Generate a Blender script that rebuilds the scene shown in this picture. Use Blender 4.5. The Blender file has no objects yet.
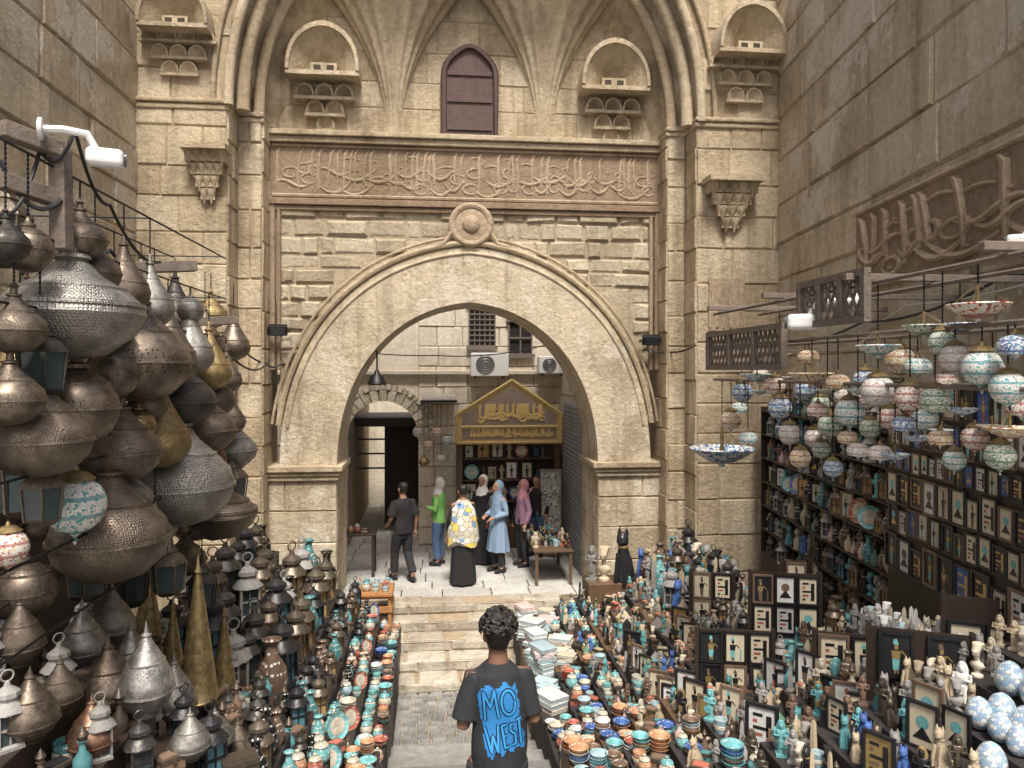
import bpy,bmesh,math,random
from mathutils import Vector,Matrix,noise
from mathutils.bvhtree import BVHTree
R=random.Random(11);U=R.uniform;V=Vector;PI=math.pi
S=bpy.context.scene;C=S.collection
F=740.;HY=370.;CZ=4.6;A=math.radians(6);ca,sa=math.cos(A),math.sin(A)
def P(px,py,d):
    r=(px-512)/F;return V((d*(r*ca+sa),d*(ca-r*sa),CZ+(HY-py)/F*d))
def dX(px,x): return x/((px-512)/F*ca+sa)
def dY(px,y): return y/(ca-(px-512)/F*sa)
def proj(p):
    d=p[0]*sa+p[1]*ca;return 512+(p[0]*ca-p[1]*sa)/d*F,HY+(CZ-p[2])/d*F,d
def seen(p,m=50):
    x,y,d=proj(p);return d>.5 and -m<x<1024+m and -m<y<768+m
ORD='first second third fourth fifth sixth seventh eighth ninth tenth eleventh twelfth thirteenth fourteenth fifteenth sixteenth seventeenth eighteenth nineteenth twentieth'.split()
ORD+=['twenty-'+o for o in ORD[:9]]+['thirtieth']+['thirty-'+o for o in ORD[:9]]+['fortieth']+['forty-'+o for o in ORD[:9]]
# ---------------------------------------------------------------- materials
MT={}
def newmat(n):
    m=bpy.data.materials.new(n);m.use_nodes=True;MT[n]=m
    return m,m.node_tree,m.node_tree.nodes['Principled BSDF']
def lk(nt,a,b): nt.links.new(a,b)
def mix(nt,f,a,b,bt='MIX'):
    n=nt.nodes.new('ShaderNodeMix');n.data_type='RGBA';n.blend_type=bt
    for s,v in ((0,f),(6,a),(7,b)):
        if hasattr(v,'is_output'): lk(nt,v,n.inputs[s])
        else: n.inputs[s].default_value=v if s==0 else (*v,1)
    return n.outputs[2]
def mr(nt,v,a,b,c=0.,d=1.):
    n=nt.nodes.new('ShaderNodeMapRange');lk(nt,v,n.inputs[0])
    for i,q in enumerate((a,b,c,d)): n.inputs[i+1].default_value=q
    return n.outputs[0]
def crd(nt,k='Object',sc=None):
    if k=='World': o=nt.nodes.new('ShaderNodeNewGeometry').outputs['Position']
    else: o=nt.nodes.new('ShaderNodeTexCoord').outputs['Object']
    if sc:
        m=nt.nodes.new('ShaderNodeMapping');lk(nt,o,m.inputs[0]);m.inputs['Scale'].default_value=sc;o=m.outputs[0]
    return o
def noi(nt,v,sc,det=3,rg=.6):
    n=nt.nodes.new('ShaderNodeTexNoise');lk(nt,v,n.inputs['Vector']);n.inputs['Scale'].default_value=sc
    n.inputs['Detail'].default_value=det;n.inputs['Roughness'].default_value=rg;return n.outputs[0]
def vor(nt,v,sc,feat='F1',out='Distance',rnd=1.):
    n=nt.nodes.new('ShaderNodeTexVoronoi');n.feature=feat;lk(nt,v,n.inputs['Vector']);n.inputs['Scale'].default_value=sc
    n.inputs['Randomness'].default_value=rnd;return n.outputs[out]
def bump(nt,b,h,st,dist=.01):
    n=nt.nodes.new('ShaderNodeBump');lk(nt,h,n.inputs['Height']);n.inputs['Strength'].default_value=st;n.inputs['Distance'].default_value=dist
    lk(nt,n.outputs[0],b.inputs['Normal'])
def sc3(c,k): return tuple(min(1,x*k) for x in c)
def simple(n,c,rough=.6,metal=0,var=.25,sc=20,bp=.15,rnd=.15):
    m,nt,b=newmat(n);v=crd(nt)
    col=mix(nt,noi(nt,v,sc,3),sc3(c,1-var),sc3(c,1+var))
    oi=nt.nodes.new('ShaderNodeObjectInfo').outputs['Random']
    g=mr(nt,oi,0,1,1-rnd,1+rnd);cc=nt.nodes.new('ShaderNodeCombineColor')
    for i in range(3): lk(nt,g,cc.inputs[i])
    lk(nt,mix(nt,1.,col,cc.outputs[0],'MULTIPLY'),b.inputs['Base Color'])
    b.inputs['Roughness'].default_value=rough;b.inputs['Metallic'].default_value=metal
    if bp: bump(nt,b,noi(nt,v,sc*2.5,3),bp,.01)
    return m
def stone(n,c1,c2,stain=(.2,.145,.085),amt=.6,plaster=0,bp=.5,fine=1.):
    m,nt,b=newmat(n);v=crd(nt,'World')
    at=nt.nodes.new('ShaderNodeAttribute');at.attribute_name='tone'
    col=mix(nt,at.outputs['Fac'],c1,c2)
    s=mr(nt,noi(nt,v,.8,6,.7),.46,.68,0,amt);col=mix(nt,s,col,stain)
    s=mr(nt,noi(nt,crd(nt,'World',(4,4,.3)),1.0,4,.6),.5,.76,0,amt);col=mix(nt,s,col,sc3(stain,.8))
    s=mr(nt,noi(nt,v,3.3,5,.7),.58,.72,0,amt*.9);col=mix(nt,s,col,sc3(stain,1.25))
    if plaster:
        s=mr(nt,noi(nt,v,.75,6,.72),.535,.56,0,plaster);col=mix(nt,s,col,(.68,.62,.52))
    col=mix(nt,.8,col,mix(nt,noi(nt,v,14*fine,5,.7),(.5,.47,.43),(1.5,1.5,1.5)),'MULTIPLY')
    lk(nt,col,b.inputs['Base Color']);b.inputs['Roughness'].default_value=.92
    b.inputs['Specular IOR Level'].default_value=.2
    bump(nt,b,noi(nt,v,13*fine,6,.76),bp,.06);return m
def pierced(n,c,rough=.36,metal=.8,sc=15.,holes=True):
    m,nt,b=newmat(n);v=crd(nt)
    d=vor(nt,v,sc,rnd=.35);mask=mr(nt,d,.24 if holes else .2,.30 if holes else .5)
    if holes:                      # pierced belts between plain bands
        sx=nt.nodes.new('ShaderNodeSeparateXYZ');lk(nt,v,sx.inputs[0]);w=nt.nodes.new('ShaderNodeMath');w.operation='PINGPONG';lk(nt,sx.outputs[2],w.inputs[0]);w.inputs[1].default_value=.42
        mm=nt.nodes.new('ShaderNodeMath');mm.operation='MAXIMUM';lk(nt,mask,mm.inputs[0]);lk(nt,mr(nt,w.outputs[0],.22,.24),mm.inputs[1]);mask=mm.outputs[0]
    dirt=mr(nt,noi(nt,v,3,5,.7),.35,.68);base=mix(nt,dirt,sc3(c,.5),sc3(c,1.15))
    col=mix(nt,mask,(.012,.01,.009) if holes else sc3(c,.6),base)
    lk(nt,col,b.inputs['Base Color']);b.inputs['Metallic'].default_value=metal
    lk(nt,mr(nt,noi(nt,v,8,3),.3,.7,rough-.06,rough+.24),b.inputs['Roughness'])
    bump(nt,b,mask,.5 if holes else .35,.02);return m
def mosaic(n,pal,sc=11.):
    m,nt,b=newmat(n);v=crd(nt)
    vn=nt.nodes.new('ShaderNodeTexVoronoi');lk(nt,v,vn.inputs['Vector']);vn.inputs['Scale'].default_value=sc;vn.inputs['Randomness'].default_value=.7
    sp=nt.nodes.new('ShaderNodeSeparateColor');lk(nt,vn.outputs['Color'],sp.inputs[0])
    rp=nt.nodes.new('ShaderNodeValToRGB');rp.color_ramp.interpolation='CONSTANT';el=rp.color_ramp.elements
    while len(el)<len(pal): el.new(.5)
    for i,c in enumerate(pal): el[i].position=i/len(pal);el[i].color=(*c,1)
    lk(nt,sp.outputs[0],rp.inputs[0])
    sx=nt.nodes.new('ShaderNodeSeparateXYZ');lk(nt,v,sx.inputs[0]);w=nt.nodes.new('ShaderNodeMath');w.operation='PINGPONG';lk(nt,sx.outputs[2],w.inputs[0]);w.inputs[1].default_value=.3
    belt=mr(nt,w.outputs[0],.22,.24,0,.8);c2=mix(nt,belt,rp.outputs[0],sc3(pal[1],.8))
    e=mr(nt,vor(nt,v,sc,'DISTANCE_TO_EDGE','Distance',.7),.02,.06)
    lk(nt,mix(nt,e,(.3,.28,.24),c2),b.inputs['Base Color']);b.inputs['Roughness'].default_value=.2
    bump(nt,b,e,.3,.02);return m
stone('stone',(.51,.415,.285),(.67,.575,.425),amt=.6,bp=.85)
stone('stone_pale',(.55,.465,.335),(.68,.595,.455),amt=.62,plaster=.6,bp=.75)
stone('stone_rough',(.49,.41,.295),(.7,.62,.475),amt=.4,bp=1.,fine=1.3)
stone('stone_brown',(.3,.22,.155),(.4,.305,.22),amt=.5,bp=.7)
stone('stone_letter',(.42,.325,.23),(.52,.415,.305),amt=.45,bp=.8)
stone('stone_wall',(.58,.485,.35),(.71,.615,.465),amt=.5,plaster=.8,bp=1.)
stone('stone_alley',(.62,.56,.46),(.72,.66,.56),amt=.3,plaster=.4,bp=.4)
stone('mortar',(.37,.295,.2),(.43,.35,.25),amt=.4,bp=.6)
stone('mortar_pale',(.46,.38,.27),(.54,.455,.33),amt=.4,bp=.8)
stone('step_stone',(.46,.415,.345),(.62,.575,.49),amt=.55,plaster=.4,bp=.8)
stone('cobble',(.2,.2,.195),(.36,.35,.335),stain=(.09,.085,.08),amt=.4,bp=.5)
stone('pave',(.42,.41,.39),(.54,.53,.5),stain=(.25,.24,.22),amt=.4,bp=.3)
simple('wood',(.11,.065,.035),.6,0,.4,9,.4);simple('wood_red',(.085,.05,.043),.7,0,.4,12,.5)
simple('wood_orange',(.42,.2,.075),.55,0,.3,9,.3);simple('wood_grey',(.17,.135,.11),.8,0,.5,14,.6)
simple('wood_dark',(.035,.022,.016),.55,0,.3,12,.3);simple('cloth_dark',(.03,.025,.026),.9,0,.4,8,.3)
simple('black_metal',(.018,.018,.02),.45,.6,.2);simple('grey_metal',(.25,.25,.25),.45,.8,.2)
simple('white_plastic',(.75,.75,.73),.4,0,.08,10,0);simple('cable',(.02,.02,.022),.6,0,.1,10,0);simple('cable_pale',(.42,.4,.36),.6,0,.1,10,0)
simple('dark_void',(.012,.011,.01),.9,0,.2,5,0);simple('stone_hole',(.05,.037,.026),.9,0,.2,5,0);simple('glass_dark',(.05,.065,.07),.12,0,.3,6,0);simple('glass_amber',(.38,.25,.11),.2,0,.4,15,0);simple('glass_blue',(.1,.24,.3),.15,0,.4,12,0)
simple('skin',(.36,.2,.13),.5,0,.1,30,.05,.05);simple('skin_dark',(.2,.105,.065),.5,0,.1,30,.05,.05);simple('hair',(.016,.012,.01),.5,0,.5,60,.5,.1)
simple('tee_black',(.02,.022,.026),.85,0,.2,14,.25,.02);simple('print_blue',(.025,.2,.5),.75,0,.25,30,.1,.02);simple('print_sky',(.035,.3,.66),.75,0,.15,30,.1,.02);simple('print_ink',(.006,.01,.03),.8,0,.2,30,.1,.02);simple('denim_black',(.02,.021,.025),.85,0,.3,40,.2,.05)
simple('jeans',(.06,.1,.19),.85,0,.3,30,.2);simple('coat_blue',(.2,.29,.4),.85,0,.15,20,.2);simple('green_cloth',(.2,.48,.12),.85,0,.2,20,.2)
simple('pink_cloth',(.62,.3,.36),.85,0,.15,20,.2);simple('white_cloth',(.72,.7,.67),.85,0,.1,20,.2);simple('mauve_cloth',(.3,.17,.24),.85,0,.2,20,.2);simple('black_cloth',(.014,.014,.016),.85,0,.3,20,.2);simple('leather',(.08,.045,.03),.5,0,.2,20,.2)
simple('paint_tan',(.58,.42,.2),.7,0,.3,4,.1);simple('paint_brown',(.3,.235,.19),.7,0,.35,5,.1);simple('gold',(.72,.52,.2),.5,0,.25);simple('shutter',(.3,.3,.305),.55,.3,.3,5,.1);simple('paper',(.66,.58,.42),.8,0,.2,25,.05);simple('canvas',(.4,.37,.32),.9,0,.2,10,.2)
mosaic('print_cloth',[(.7,.68,.6),(.72,.66,.5),(.2,.35,.55),(.7,.7,.68),(.75,.6,.15),(.72,.7,.64)],9)
mosaic('m_egg',[(.72,.75,.76),(.3,.48,.62),(.74,.76,.76),(.5,.64,.72),(.3,.42,.6)],60)
PW={'pewter':(.4,.38,.345),'dark bronze':(.23,.185,.145),'brass':(.44,.33,.16),'black iron':(.11,.1,.09),'copper':(.33,.19,.13),'silver':(.54,.52,.49)}
for k,c in PW.items(): pierced('p_'+k,c);pierced('e_'+k,c,holes=False,sc=24)
MO={'white and turquoise mosaic':[(.74,.73,.69),(.07,.36,.4),(.8,.79,.75),(.7,.7,.66),(.66,.68,.64)],'red and white mosaic':[(.72,.69,.64),(.42,.05,.05),(.78,.75,.7),(.74,.71,.66),(.7,.55,.3)],
'blue mosaic':[(.55,.6,.64),(.04,.1,.34),(.74,.74,.73),(.1,.3,.48),(.7,.7,.68)],'amber mosaic':[(.72,.64,.48),(.42,.16,.06),(.76,.7,.56),(.72,.5,.2),(.76,.73,.66)],
'green mosaic':[(.62,.66,.56),(.08,.24,.16),(.74,.74,.66),(.3,.42,.28),(.72,.71,.64)],'pearl white mosaic':[(.76,.74,.69),(.5,.33,.3),(.74,.72,.67),(.55,.58,.58),(.77,.74,.68)]}
for k,c in MO.items(): mosaic('m_'+k,c)
COL={'turquoise':(.17,.44,.46),'cream':(.62,.55,.43),'white':(.68,.68,.65),'red':(.4,.12,.08),'cobalt blue':(.06,.13,.36),'terracotta':(.54,.29,.16),'black':(.018,.018,.02),'grey':(.27,.26,.245),
'brown':(.17,.11,.075),'gilded':(.5,.36,.15),'sandy':(.48,.39,.27),'pale blue':(.42,.56,.61),'teal':(.09,.26,.28),'green':(.12,.24,.15),'pink':(.6,.4,.38),'bronze':(.13,.105,.08),'dark metal':(.09,.085,.08)}
def GM(c):
    n='g_'+c
    if n in MT: return n
    m,nt,b=newmat(n);v=crd(nt);c0=COL[c];alt=(.66,.64,.58) if sum(c0)<1.2 else (.1,.3,.36)
    w=nt.nodes.new('ShaderNodeTexWave');w.bands_direction='Z';lk(nt,v,w.inputs[0]);w.inputs['Scale'].default_value=11;w.inputs['Distortion'].default_value=.4
    dots=mr(nt,vor(nt,v,70,rnd=.4),.3,.42,1,0);band=mr(nt,w.outputs['Fac'],.5,.6)
    mm=nt.nodes.new('ShaderNodeMath');mm.operation='MULTIPLY';lk(nt,dots,mm.inputs[0]);lk(nt,band,mm.inputs[1])
    c2=mix(nt,mr(nt,noi(nt,v,12,2),.4,.6),sc3(c0,.7),sc3(c0,1.1))
    lk(nt,mix(nt,mm.outputs[0],c2,alt),b.inputs['Base Color']);b.inputs['Roughness'].default_value=.3;return n
def FM(c):
    n='f_'+c
    if n not in MT: simple(n,COL[c],.4 if c in('gilded','black','bronze','dark metal') else .6,.6 if c in('gilded','bronze','dark metal') else 0,.35,35,.3,.25)
    return n
# ---------------------------------------------------------------- mesh builder
class MB:
    def __init__(s): s.v=[];s.f=[];s.m=[];s.t=[]
    def add(s,vs,fs,mi=0,tone=None,M=None):
        b=len(s.v);s.v+=[tuple(M@V(p)) if M else tuple(p) for p in vs];t=R.random() if tone is None else tone
        for f in fs: s.f.append([i+b for i in f]);s.m.append(mi);s.t.append(t)
        return s
    def box(s,x0,x1,y0,y1,z0,z1,mi=0,M=None,tone=None):
        return s.add([(x,y,z) for z in (z0,z1) for y in (y0,y1) for x in (x0,x1)],[(0,2,3,1),(4,5,7,6),(0,1,5,4),(2,6,7,3),(0,4,6,2),(1,3,7,5)],mi,tone,M)
    def rings(s,rs,mi=0,cap=True,M=None,tone=None,wrap=True):
        n=len(rs[0]);vs=[p for r in rs for p in r];fs=[]
        for i in range(len(rs)-1):
            for k in range(n if wrap else n-1): fs.append((i*n+k,i*n+(k+1)%n,(i+1)*n+(k+1)%n,(i+1)*n+k))
        if cap: fs+=[tuple(range(n))[::-1],tuple(range((len(rs)-1)*n,len(rs)*n))]
        return s.add(vs,fs,mi,tone,M)
    def lathe(s,pr,n=16,mi=0,M=None,ph=0):
        return s.rings([[(max(r,.0004)*math.cos(2*PI*k/n+ph),max(r,.0004)*math.sin(2*PI*k/n+ph),z) for k in range(n)] for r,z in pr],mi,True,M)
    def loft(s,rs,n=12,mi=0,M=None):
        return s.rings([[(cx+rx*math.cos(2*PI*k/n),cy+ry*math.sin(2*PI*k/n),z) for k in range(n)] for cx,cy,z,rx,ry in rs],mi,True,M)
    def ball(s,c,rx,ry=None,rz=None,n=10,mi=0,M=None):
        ry=ry or rx;rz=rz or rx;k=max(5,n*2//3)
        return s.loft([(c[0],c[1],c[2]-rz*math.cos(PI*i/k),max(.0004,rx*math.sin(PI*i/k)),max(.0004,ry*math.sin(PI*i/k))) for i in range(k+1)],n,mi,M)
    def tube(s,pts,r,n=6,mi=0,M=None):
        pts=[V(p) for p in pts];L=len(pts);rr=r if isinstance(r,(list,tuple)) else [r]*L
        t0=(pts[1]-pts[0]).normalized();u=t0.orthogonal().normalized();rs=[]
        for i,p in enumerate(pts):
            a=pts[max(0,i-1)];b=pts[min(L-1,i+1)];t=(b-a).normalized() if (b-a).length>1e-9 else t0
            u=(u-t*u.dot(t));u=u.normalized() if u.length>1e-6 else t.orthogonal().normalized();w=t.cross(u)
            rs.append([p+(u*math.cos(2*PI*k/n)+w*math.sin(2*PI*k/n))*rr[i] for k in range(n)])
        return s.rings(rs,mi,True,M)
    def mesh(s,name,mats,smooth=True,ang=38):
        me=bpy.data.meshes.new(name);me.from_pydata(s.v,[],s.f)
        for m in mats: me.materials.append(MT[m])
        me.polygons.foreach_set('material_index',s.m)
        bm=bmesh.new();bm.from_mesh(me);bmesh.ops.recalc_face_normals(bm,faces=bm.faces);bm.to_mesh(me);bm.free()
        a=me.attributes.new('tone','FLOAT','FACE');a.data.foreach_set('value',s.t)
        me.polygons.foreach_set('use_smooth',[smooth]*len(me.polygons))
        if smooth: me.set_sharp_from_angle(angle=math.radians(ang))
        me.update();return me
def tag(o,label=None,cat=None,group=None,kind=None):
    for k,v in (('label',label),('category',cat),('group',group),('kind',kind)):
        if v: o[k]=v
    return o
def ob(name,me,par=None,loc=(0,0,0),rz=0,sc=1,label=None,cat=None,group=None,kind=None):
    o=bpy.data.objects.new(name,me);C.objects.link(o);o.location=loc
    if rz: o.rotation_euler=(0,0,rz)
    if sc!=1: o.scale=(sc,sc,sc) if not hasattr(sc,'__len__') else sc
    if par: o.parent=par
    return tag(o,label,cat,group,kind)
def root(name,label,cat,loc=(0,0,0),rz=0,group=None):
    o=ob(name,None,None,loc,rz,1,label,cat,group);o.empty_display_size=.1;return o
def wp(name,mb,mats,par,smooth=True,label=None):   # a part built in world coordinates under an unrotated root
    o=ob(name,mb.mesh(name,mats,smooth),par,label=label);o.location=-par.location;return o
def bev(o,w=.01,seg=2):
    m=o.modifiers.new('bevel','BEVEL');m.width=w;m.segments=seg;m.limit_method='ANGLE';return o
def blocks(mb,o,ud,vd,nn,u1,v1,h,w,dep,gap=.012,jit=.012,skip=None,mi=0,bv=.014):
    v=0
    while v<v1-.02:
        hh=min(h*U(.85,1.15),v1-v)
        if v1-v-hh<h*.35: hh=v1-v
        u=0;first=True
        while u<u1-.01:
            ww=U(*w)*(U(.4,1) if first else 1);first=False
            if u1-u-ww<w[0]*.5: ww=u1-u
            if not(skip and skip(u+ww/2,v+hh/2,ww,hh)):
                d=dep+U(-jit,jit);g=gap/2;q=[]
                for a,b in ((0,0),(1,0),(1,1),(0,1)): q.append(o+ud*(u+(ww-g if a else g))+vd*(v+(hh-g if b else g))-nn*.004)
                for a,b in ((0,0),(1,0),(1,1),(0,1)):
                    e=g+bv*U(.5,1.7);f=g+bv*U(.5,1.7)
                    q.append(o+ud*(u+(ww-e if a else e))+vd*(v+(hh-f if b else f))+nn*(d+U(-jit,jit)*.5))
                mb.add(q,[(4,5,6,7),(0,1,5,4),(1,2,6,5),(2,3,7,6),(3,0,4,7)],mi)
            u+=ww
        v+=hh
Z=V((0,0,1));X=V((1,0,0));Y=V((0,1,0))
def wallmb(mb,o,ud,nn,u1,v1,h=.45,w=(.5,1.1),dep=.02,skip=None,base=True,vd=Z,**k):
    o=V(o);ud=V(ud).normalized();nn=V(nn).normalized()
    if base: mb.add([o,o+ud*u1,o+ud*u1+vd*v1,o+vd*v1],[(0,1,2,3)],1)
    blocks(mb,o,ud,vd,nn,u1,v1,h,w,dep,skip=skip,**k);return mb
def script(mb,L,H,M,r=.03,mi=0,flat=.45,wide=1.):      # low relief of dense interlaced carved letters
    M=M@Matrix.Diagonal((wide,flat,1,1));L=L/wide
    def t(pts,rr=r):
        n=len(pts);mb.tube([(min(max(a,.02),L-.02),0,b*H) for a,b in pts],[rr*(.4+.8*math.sin(PI*min(1,(i+.6)/n))) for i in range(n)],6,mi,M)
    u=.05
    while u<L-.08:
        s=H*U(-.02,.08);t([(u+s*.2,U(.08,.3)),(u,.4),(u+s*.4,.62),(u+s,.88),(u+s+.05*H,.97),(u+s-.02*H,.93)],r*1.1);u+=H*R.choice([.1,.12,.12,.2,.3,.42])
    for lo,hi in ((.06,.26),(.26,.46)):
        u=0
        while u<L-.3*H:
            w=H*U(.4,.9);k=R.random();b0=U(lo,hi)+.1
            if k<.45: t([(u+w*i/9,b0-.2*math.sin(PI*i/9)+.12*(i/9)) for i in range(10)],r*1.1)
            elif k<.75: t([(u+w*i/9,b0+.07*math.sin(2.2*PI*i/9)) for i in range(10)],r)
            else: t([(u+w*.4+w*.2*math.cos(a*PI/5),b0+.11*math.sin(a*PI/5)) for a in range(11)],r*.85)
            u+=w*U(.42,.65)
    u=.1
    while u<L-.5*H:
        w=H*U(.2,.5);b0=U(.6,.85)
        if R.random()<.6: t([(u+w*i/6,b0+.06*math.sin(PI*i/6)) for i in range(7)],r*.7)
        for _ in range(R.randint(0,2)): mb.ball((u+U(0,w),0,U(.08,.9)*H),r*.9,r,r*.9,6,mi,M)
        u+=w*1.0
# ---------------------------------------------------------------- world, sun, camera
cam=bpy.data.cameras.new('camera');co=bpy.data.objects.new('camera',cam);C.objects.link(co)
co.location=(0,0,CZ);co.rotation_euler=(PI/2,0,-A);cam.lens=F/1024*36;cam.sensor_width=36;cam.shift_y=-14/1024;cam.clip_end=2000;cam.clip_start=.05;S.camera=co
S.view_settings.view_transform='Standard';S.view_settings.look='None';S.view_settings.exposure=0
sd=V((.02,-.5,.85)).normalized()
w=bpy.data.worlds.new('World');S.world=w;w.use_nodes=True;nt=w.node_tree;bg=nt.nodes['Background']
sk=nt.nodes.new('ShaderNodeTexSky');sk.sky_type='NISHITA';sk.sun_disc=False;sk.sun_elevation=math.asin(sd.z);sk.sun_rotation=math.atan2(sd.x,sd.y)
sk.air_density=1.0;sk.dust_density=7;sk.ozone_density=.6;lk(nt,sk.outputs[0],bg.inputs[0]);bg.inputs[1].default_value=.15
sl=bpy.data.lights.new('sun','SUN');sl.energy=4.7;sl.angle=math.radians(14);sl.color=(1,.96,.89);so=bpy.data.objects.new('sun',sl);C.objects.link(so);so.rotation_euler=sd.to_track_quat('Z','Y').to_euler();so.location=(6,-10,30)
# ---------------------------------------------------------------- ground
mb=MB();mb.add([(-400,-400,-.03),(400,-400,-.03),(400,400,-.03),(-400,400,-.03)],[(0,1,2,3)]);ob('ground',mb.mesh('ground',['pave'],False),kind='structure')
mb=MB();wallmb(mb,(-1.3,8.4,0),X,Z,3.4,2.2,.11,(.14,.24),.03,vd=Y,jit=.006,gap=.014,bv=.012);ob('street_paving',mb.mesh('street_paving',['cobble','mortar'],False),kind='structure')
LZ=.85
mb=MB();mb.box(-9,9,12.3,46,0,LZ-.03,1);wallmb(mb,(-3.4,12.3,LZ-.03),X,Z,7,13,.5,(.5,.9),.02,vd=Y,jit=.004,bv=.008,gap=.008);ob('alley_pavement',mb.mesh('alley_pavement',['pave','mortar'],False),kind='structure')
st=root('stone_staircase','short flight of worn pale stone steps rising to the arched gate','steps',(.58,10.5,0))
for i in range(5):
    mb=MB();y0=10.55+.35*i;z=.17*i
    mb.box(-.9,2.1,y0+.02,12.3,z+.001,z+.165,1)
    blocks(mb,V((-.9,y0,z+.15)),X,Y,Z,3.,.42,.42,(.5,1.1),.02,gap=.01,jit=.012,bv=.03)
    blocks(mb,V((-.9,y0+.015,z)),X,Z,-Y,3.,.16,.2,(.5,1.1),.015,gap=.01,jit=.011,bv=.03)
    wp('step',mb,['step_stone','mortar'],st,False)
st=root('stone_staircase','long stone stair descending from the viewer beneath the man in black','steps',(.5,4.4,0))
for i in range(16):
    mb=MB();mb.box(-.7,1.6,8.8-.55*(i+1),8.8-.55*i,0,.17*(i+1),0);bev(wp('step',mb,['cobble'],st,False),.015)
# ---------------------------------------------------------------- gatehouse
FY=12.;CX=.57;SPZ=2.98;TOPZ=10.75
def ap(t,a,h):
    c=math.cos(t);x=-a*c;return x,h*(.965*max(0,1-abs(c)**2.2)**(1/2.2)+.035*max(0,1-abs(c)/.7)**1.5)
g=root('stone_gatehouse','tall carved stone gatehouse with pointed archway, inscription band and piers','gatehouse',(CX,FY,0))
NA=72;TS=[PI*i/NA for i in range(NA+1)]
def arch_strip(mb,a1,h1,a2,h2,y0,y1,cz,mi=0,cx=CX):
    vs=[];fs=[]
    for t in TS:
        x1,z1=ap(t,a1,h1);x2,z2=ap(t,a2,h2)
        vs+=[(cx+x1,y0,cz+z1),(cx+x2,y0,cz+z2),(cx+x2,y1,cz+z2),(cx+x1,y1,cz+z1)]
    for i in range(NA):
        b=i*4
        for k in range(4): fs.append((b+k,b+(k+1)%4,b+4+(k+1)%4,b+4+k))
    mb.add(vs,fs,mi,.6)
mb=MB();arch_strip(mb,2.1,2.71,2.98,3.6,FY-.1,FY+1.2,SPZ);wp('archivolt',mb,['stone_pale'],g)
mb=MB();vs=[];fs=[]
for t in TS:
    x,z=ap(t,2.9,3.5);vs+=[(CX+x,FY,SPZ+z),(CX+x*3.2/2.9,FY,8.4)]
for i in range(NA): fs.append((2*i,2*i+1,2*i+3,2*i+2))
mb.add(vs,fs,1);mb.box(CX-3.2,CX+3.2,FY+.05,FY+.35,6.75,8.4,1)
def inside(u,v,w,h):
    x=u-3.0;z=v+3.0-SPZ;x=max(0,abs(x)-w*.3);return z<0 or (x/2.98)**2.2+(max(0,z-h*.1)/3.6)**2.2<1
blocks(mb,V((CX-3.,FY,3.)),X,Z,-Y,6.,4.25,.25,(.2,.7),.03,gap=.016,jit=.024,skip=inside,bv=.034);wp('rubble_panel',mb,['stone_rough','mortar_pale'],g,False)
for s in (-1,1):
    mb=MB();x0,x1=sorted((CX+s*2.1,CX+s*3.16))
    mb.box(x0+.01,x1-.01,FY-.08,FY+1.2,0,SPZ-.02,1)
    blocks(mb,V((x0,FY-.08,LZ-.3)),X,Z,-Y,x1-x0,SPZ-LZ+.3,.48,(.5,.9),.02,jit=.008,gap=.008)
    blocks(mb,V((CX+s*2.1,FY-.1,LZ)),Y,Z,X*-s,1.3,SPZ-LZ,.48,(.4,.8),.002,jit=.004);wp('jamb',mb,['stone_pale','mortar'],g,False)
    mb=MB()
    for k,(e,z0,z1) in enumerate(((.03,2.86,2.93),(.06,2.935,3.0),(.1,3.005,3.1))): mb.box(x0-(e if s>0 else 0),x1+(e if s<0 else 0),FY-.12-e,FY+1.0,z0,z1)
    bev(wp('impost',mb,['stone'],g,False),.015)
mb=MB()
for a,h,r in ((3.04,3.67,.05),(2.9,3.5,.025),(3.14,3.78,.025)):
    mb.tube([(CX+ap(t,a,h)[0],FY-.1,SPZ+ap(t,a,h)[1]) for t in TS[4:-4]],r,8)
wp('arch_moulding',mb,['stone'],g)
mb=MB()
for s in (-1,1):
    for e,r in ((3.0,.035),(3.1,.05)): mb.tube([(CX+s*e,FY-.05,4.6),(CX+s*e,FY-.05,7.25)],r,8)
mb.box(CX-3.15,CX+3.15,FY-.12,FY,7.2,7.3);mb.box(CX-3.15,CX+3.15,FY-.08,FY,7.12,7.19);bev(wp('frame_moulding',mb,['stone_brown'],g,False),.012)
mb=MB();mb.box(CX-3.14,CX+3.14,FY-.05,FY+.02,7.31,8.17,0)
for z in (7.35,8.14): mb.tube([(CX-3.1,FY-.055,z),(CX+3.1,FY-.055,z)],.03,6,1)
script(mb,6.15,.76,Matrix.Translation((CX-3.08,FY-.045,7.36)),.022,1,1.,1.)
wp('inscription_band',mb,['stone_brown','stone_letter'],g)
mb=MB();mb.box(CX-3.15,CX+3.15,FY-.14,FY,8.175,8.27);mb.box(CX-3.15,CX+3.15,FY-.19,FY,8.275,8.36);bev(wp('cornice',mb,['stone'],g,False),.015)
mb=MB();c=V((CX+.02,FY-.12,6.93))
def circ(r,n=28): return [(c.x+r*math.cos(2*PI*k/n),c.y,c.z+r*math.sin(2*PI*k/n)) for k in range(n+1)]
mb.tube(circ(.31),.055,8);mb.tube(circ(.2),.03,8);mb.ball(c,.16,.1,.16,14);mb.ball(c,.33,.04,.33,20)
for s in (-1,1): mb.tube([(c.x+s*.3,c.y,c.z-.1),(c.x+s*.42,c.y,c.z-.3),(c.x+s*.62,c.y+.02,c.z-.36)],.04,7)
wp('medallion',mb,['stone_letter'],g)
mb=MB();wallmb(mb,(CX-3.3,FY+.02,8.36),X,-Y,6.6,TOPZ-8.36,.46,(.5,1.),.012,gap=.006,jit=.005);wp('upper_wall',mb,['stone','mortar'],g,False)
wz=8.37;hw=.42
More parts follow.
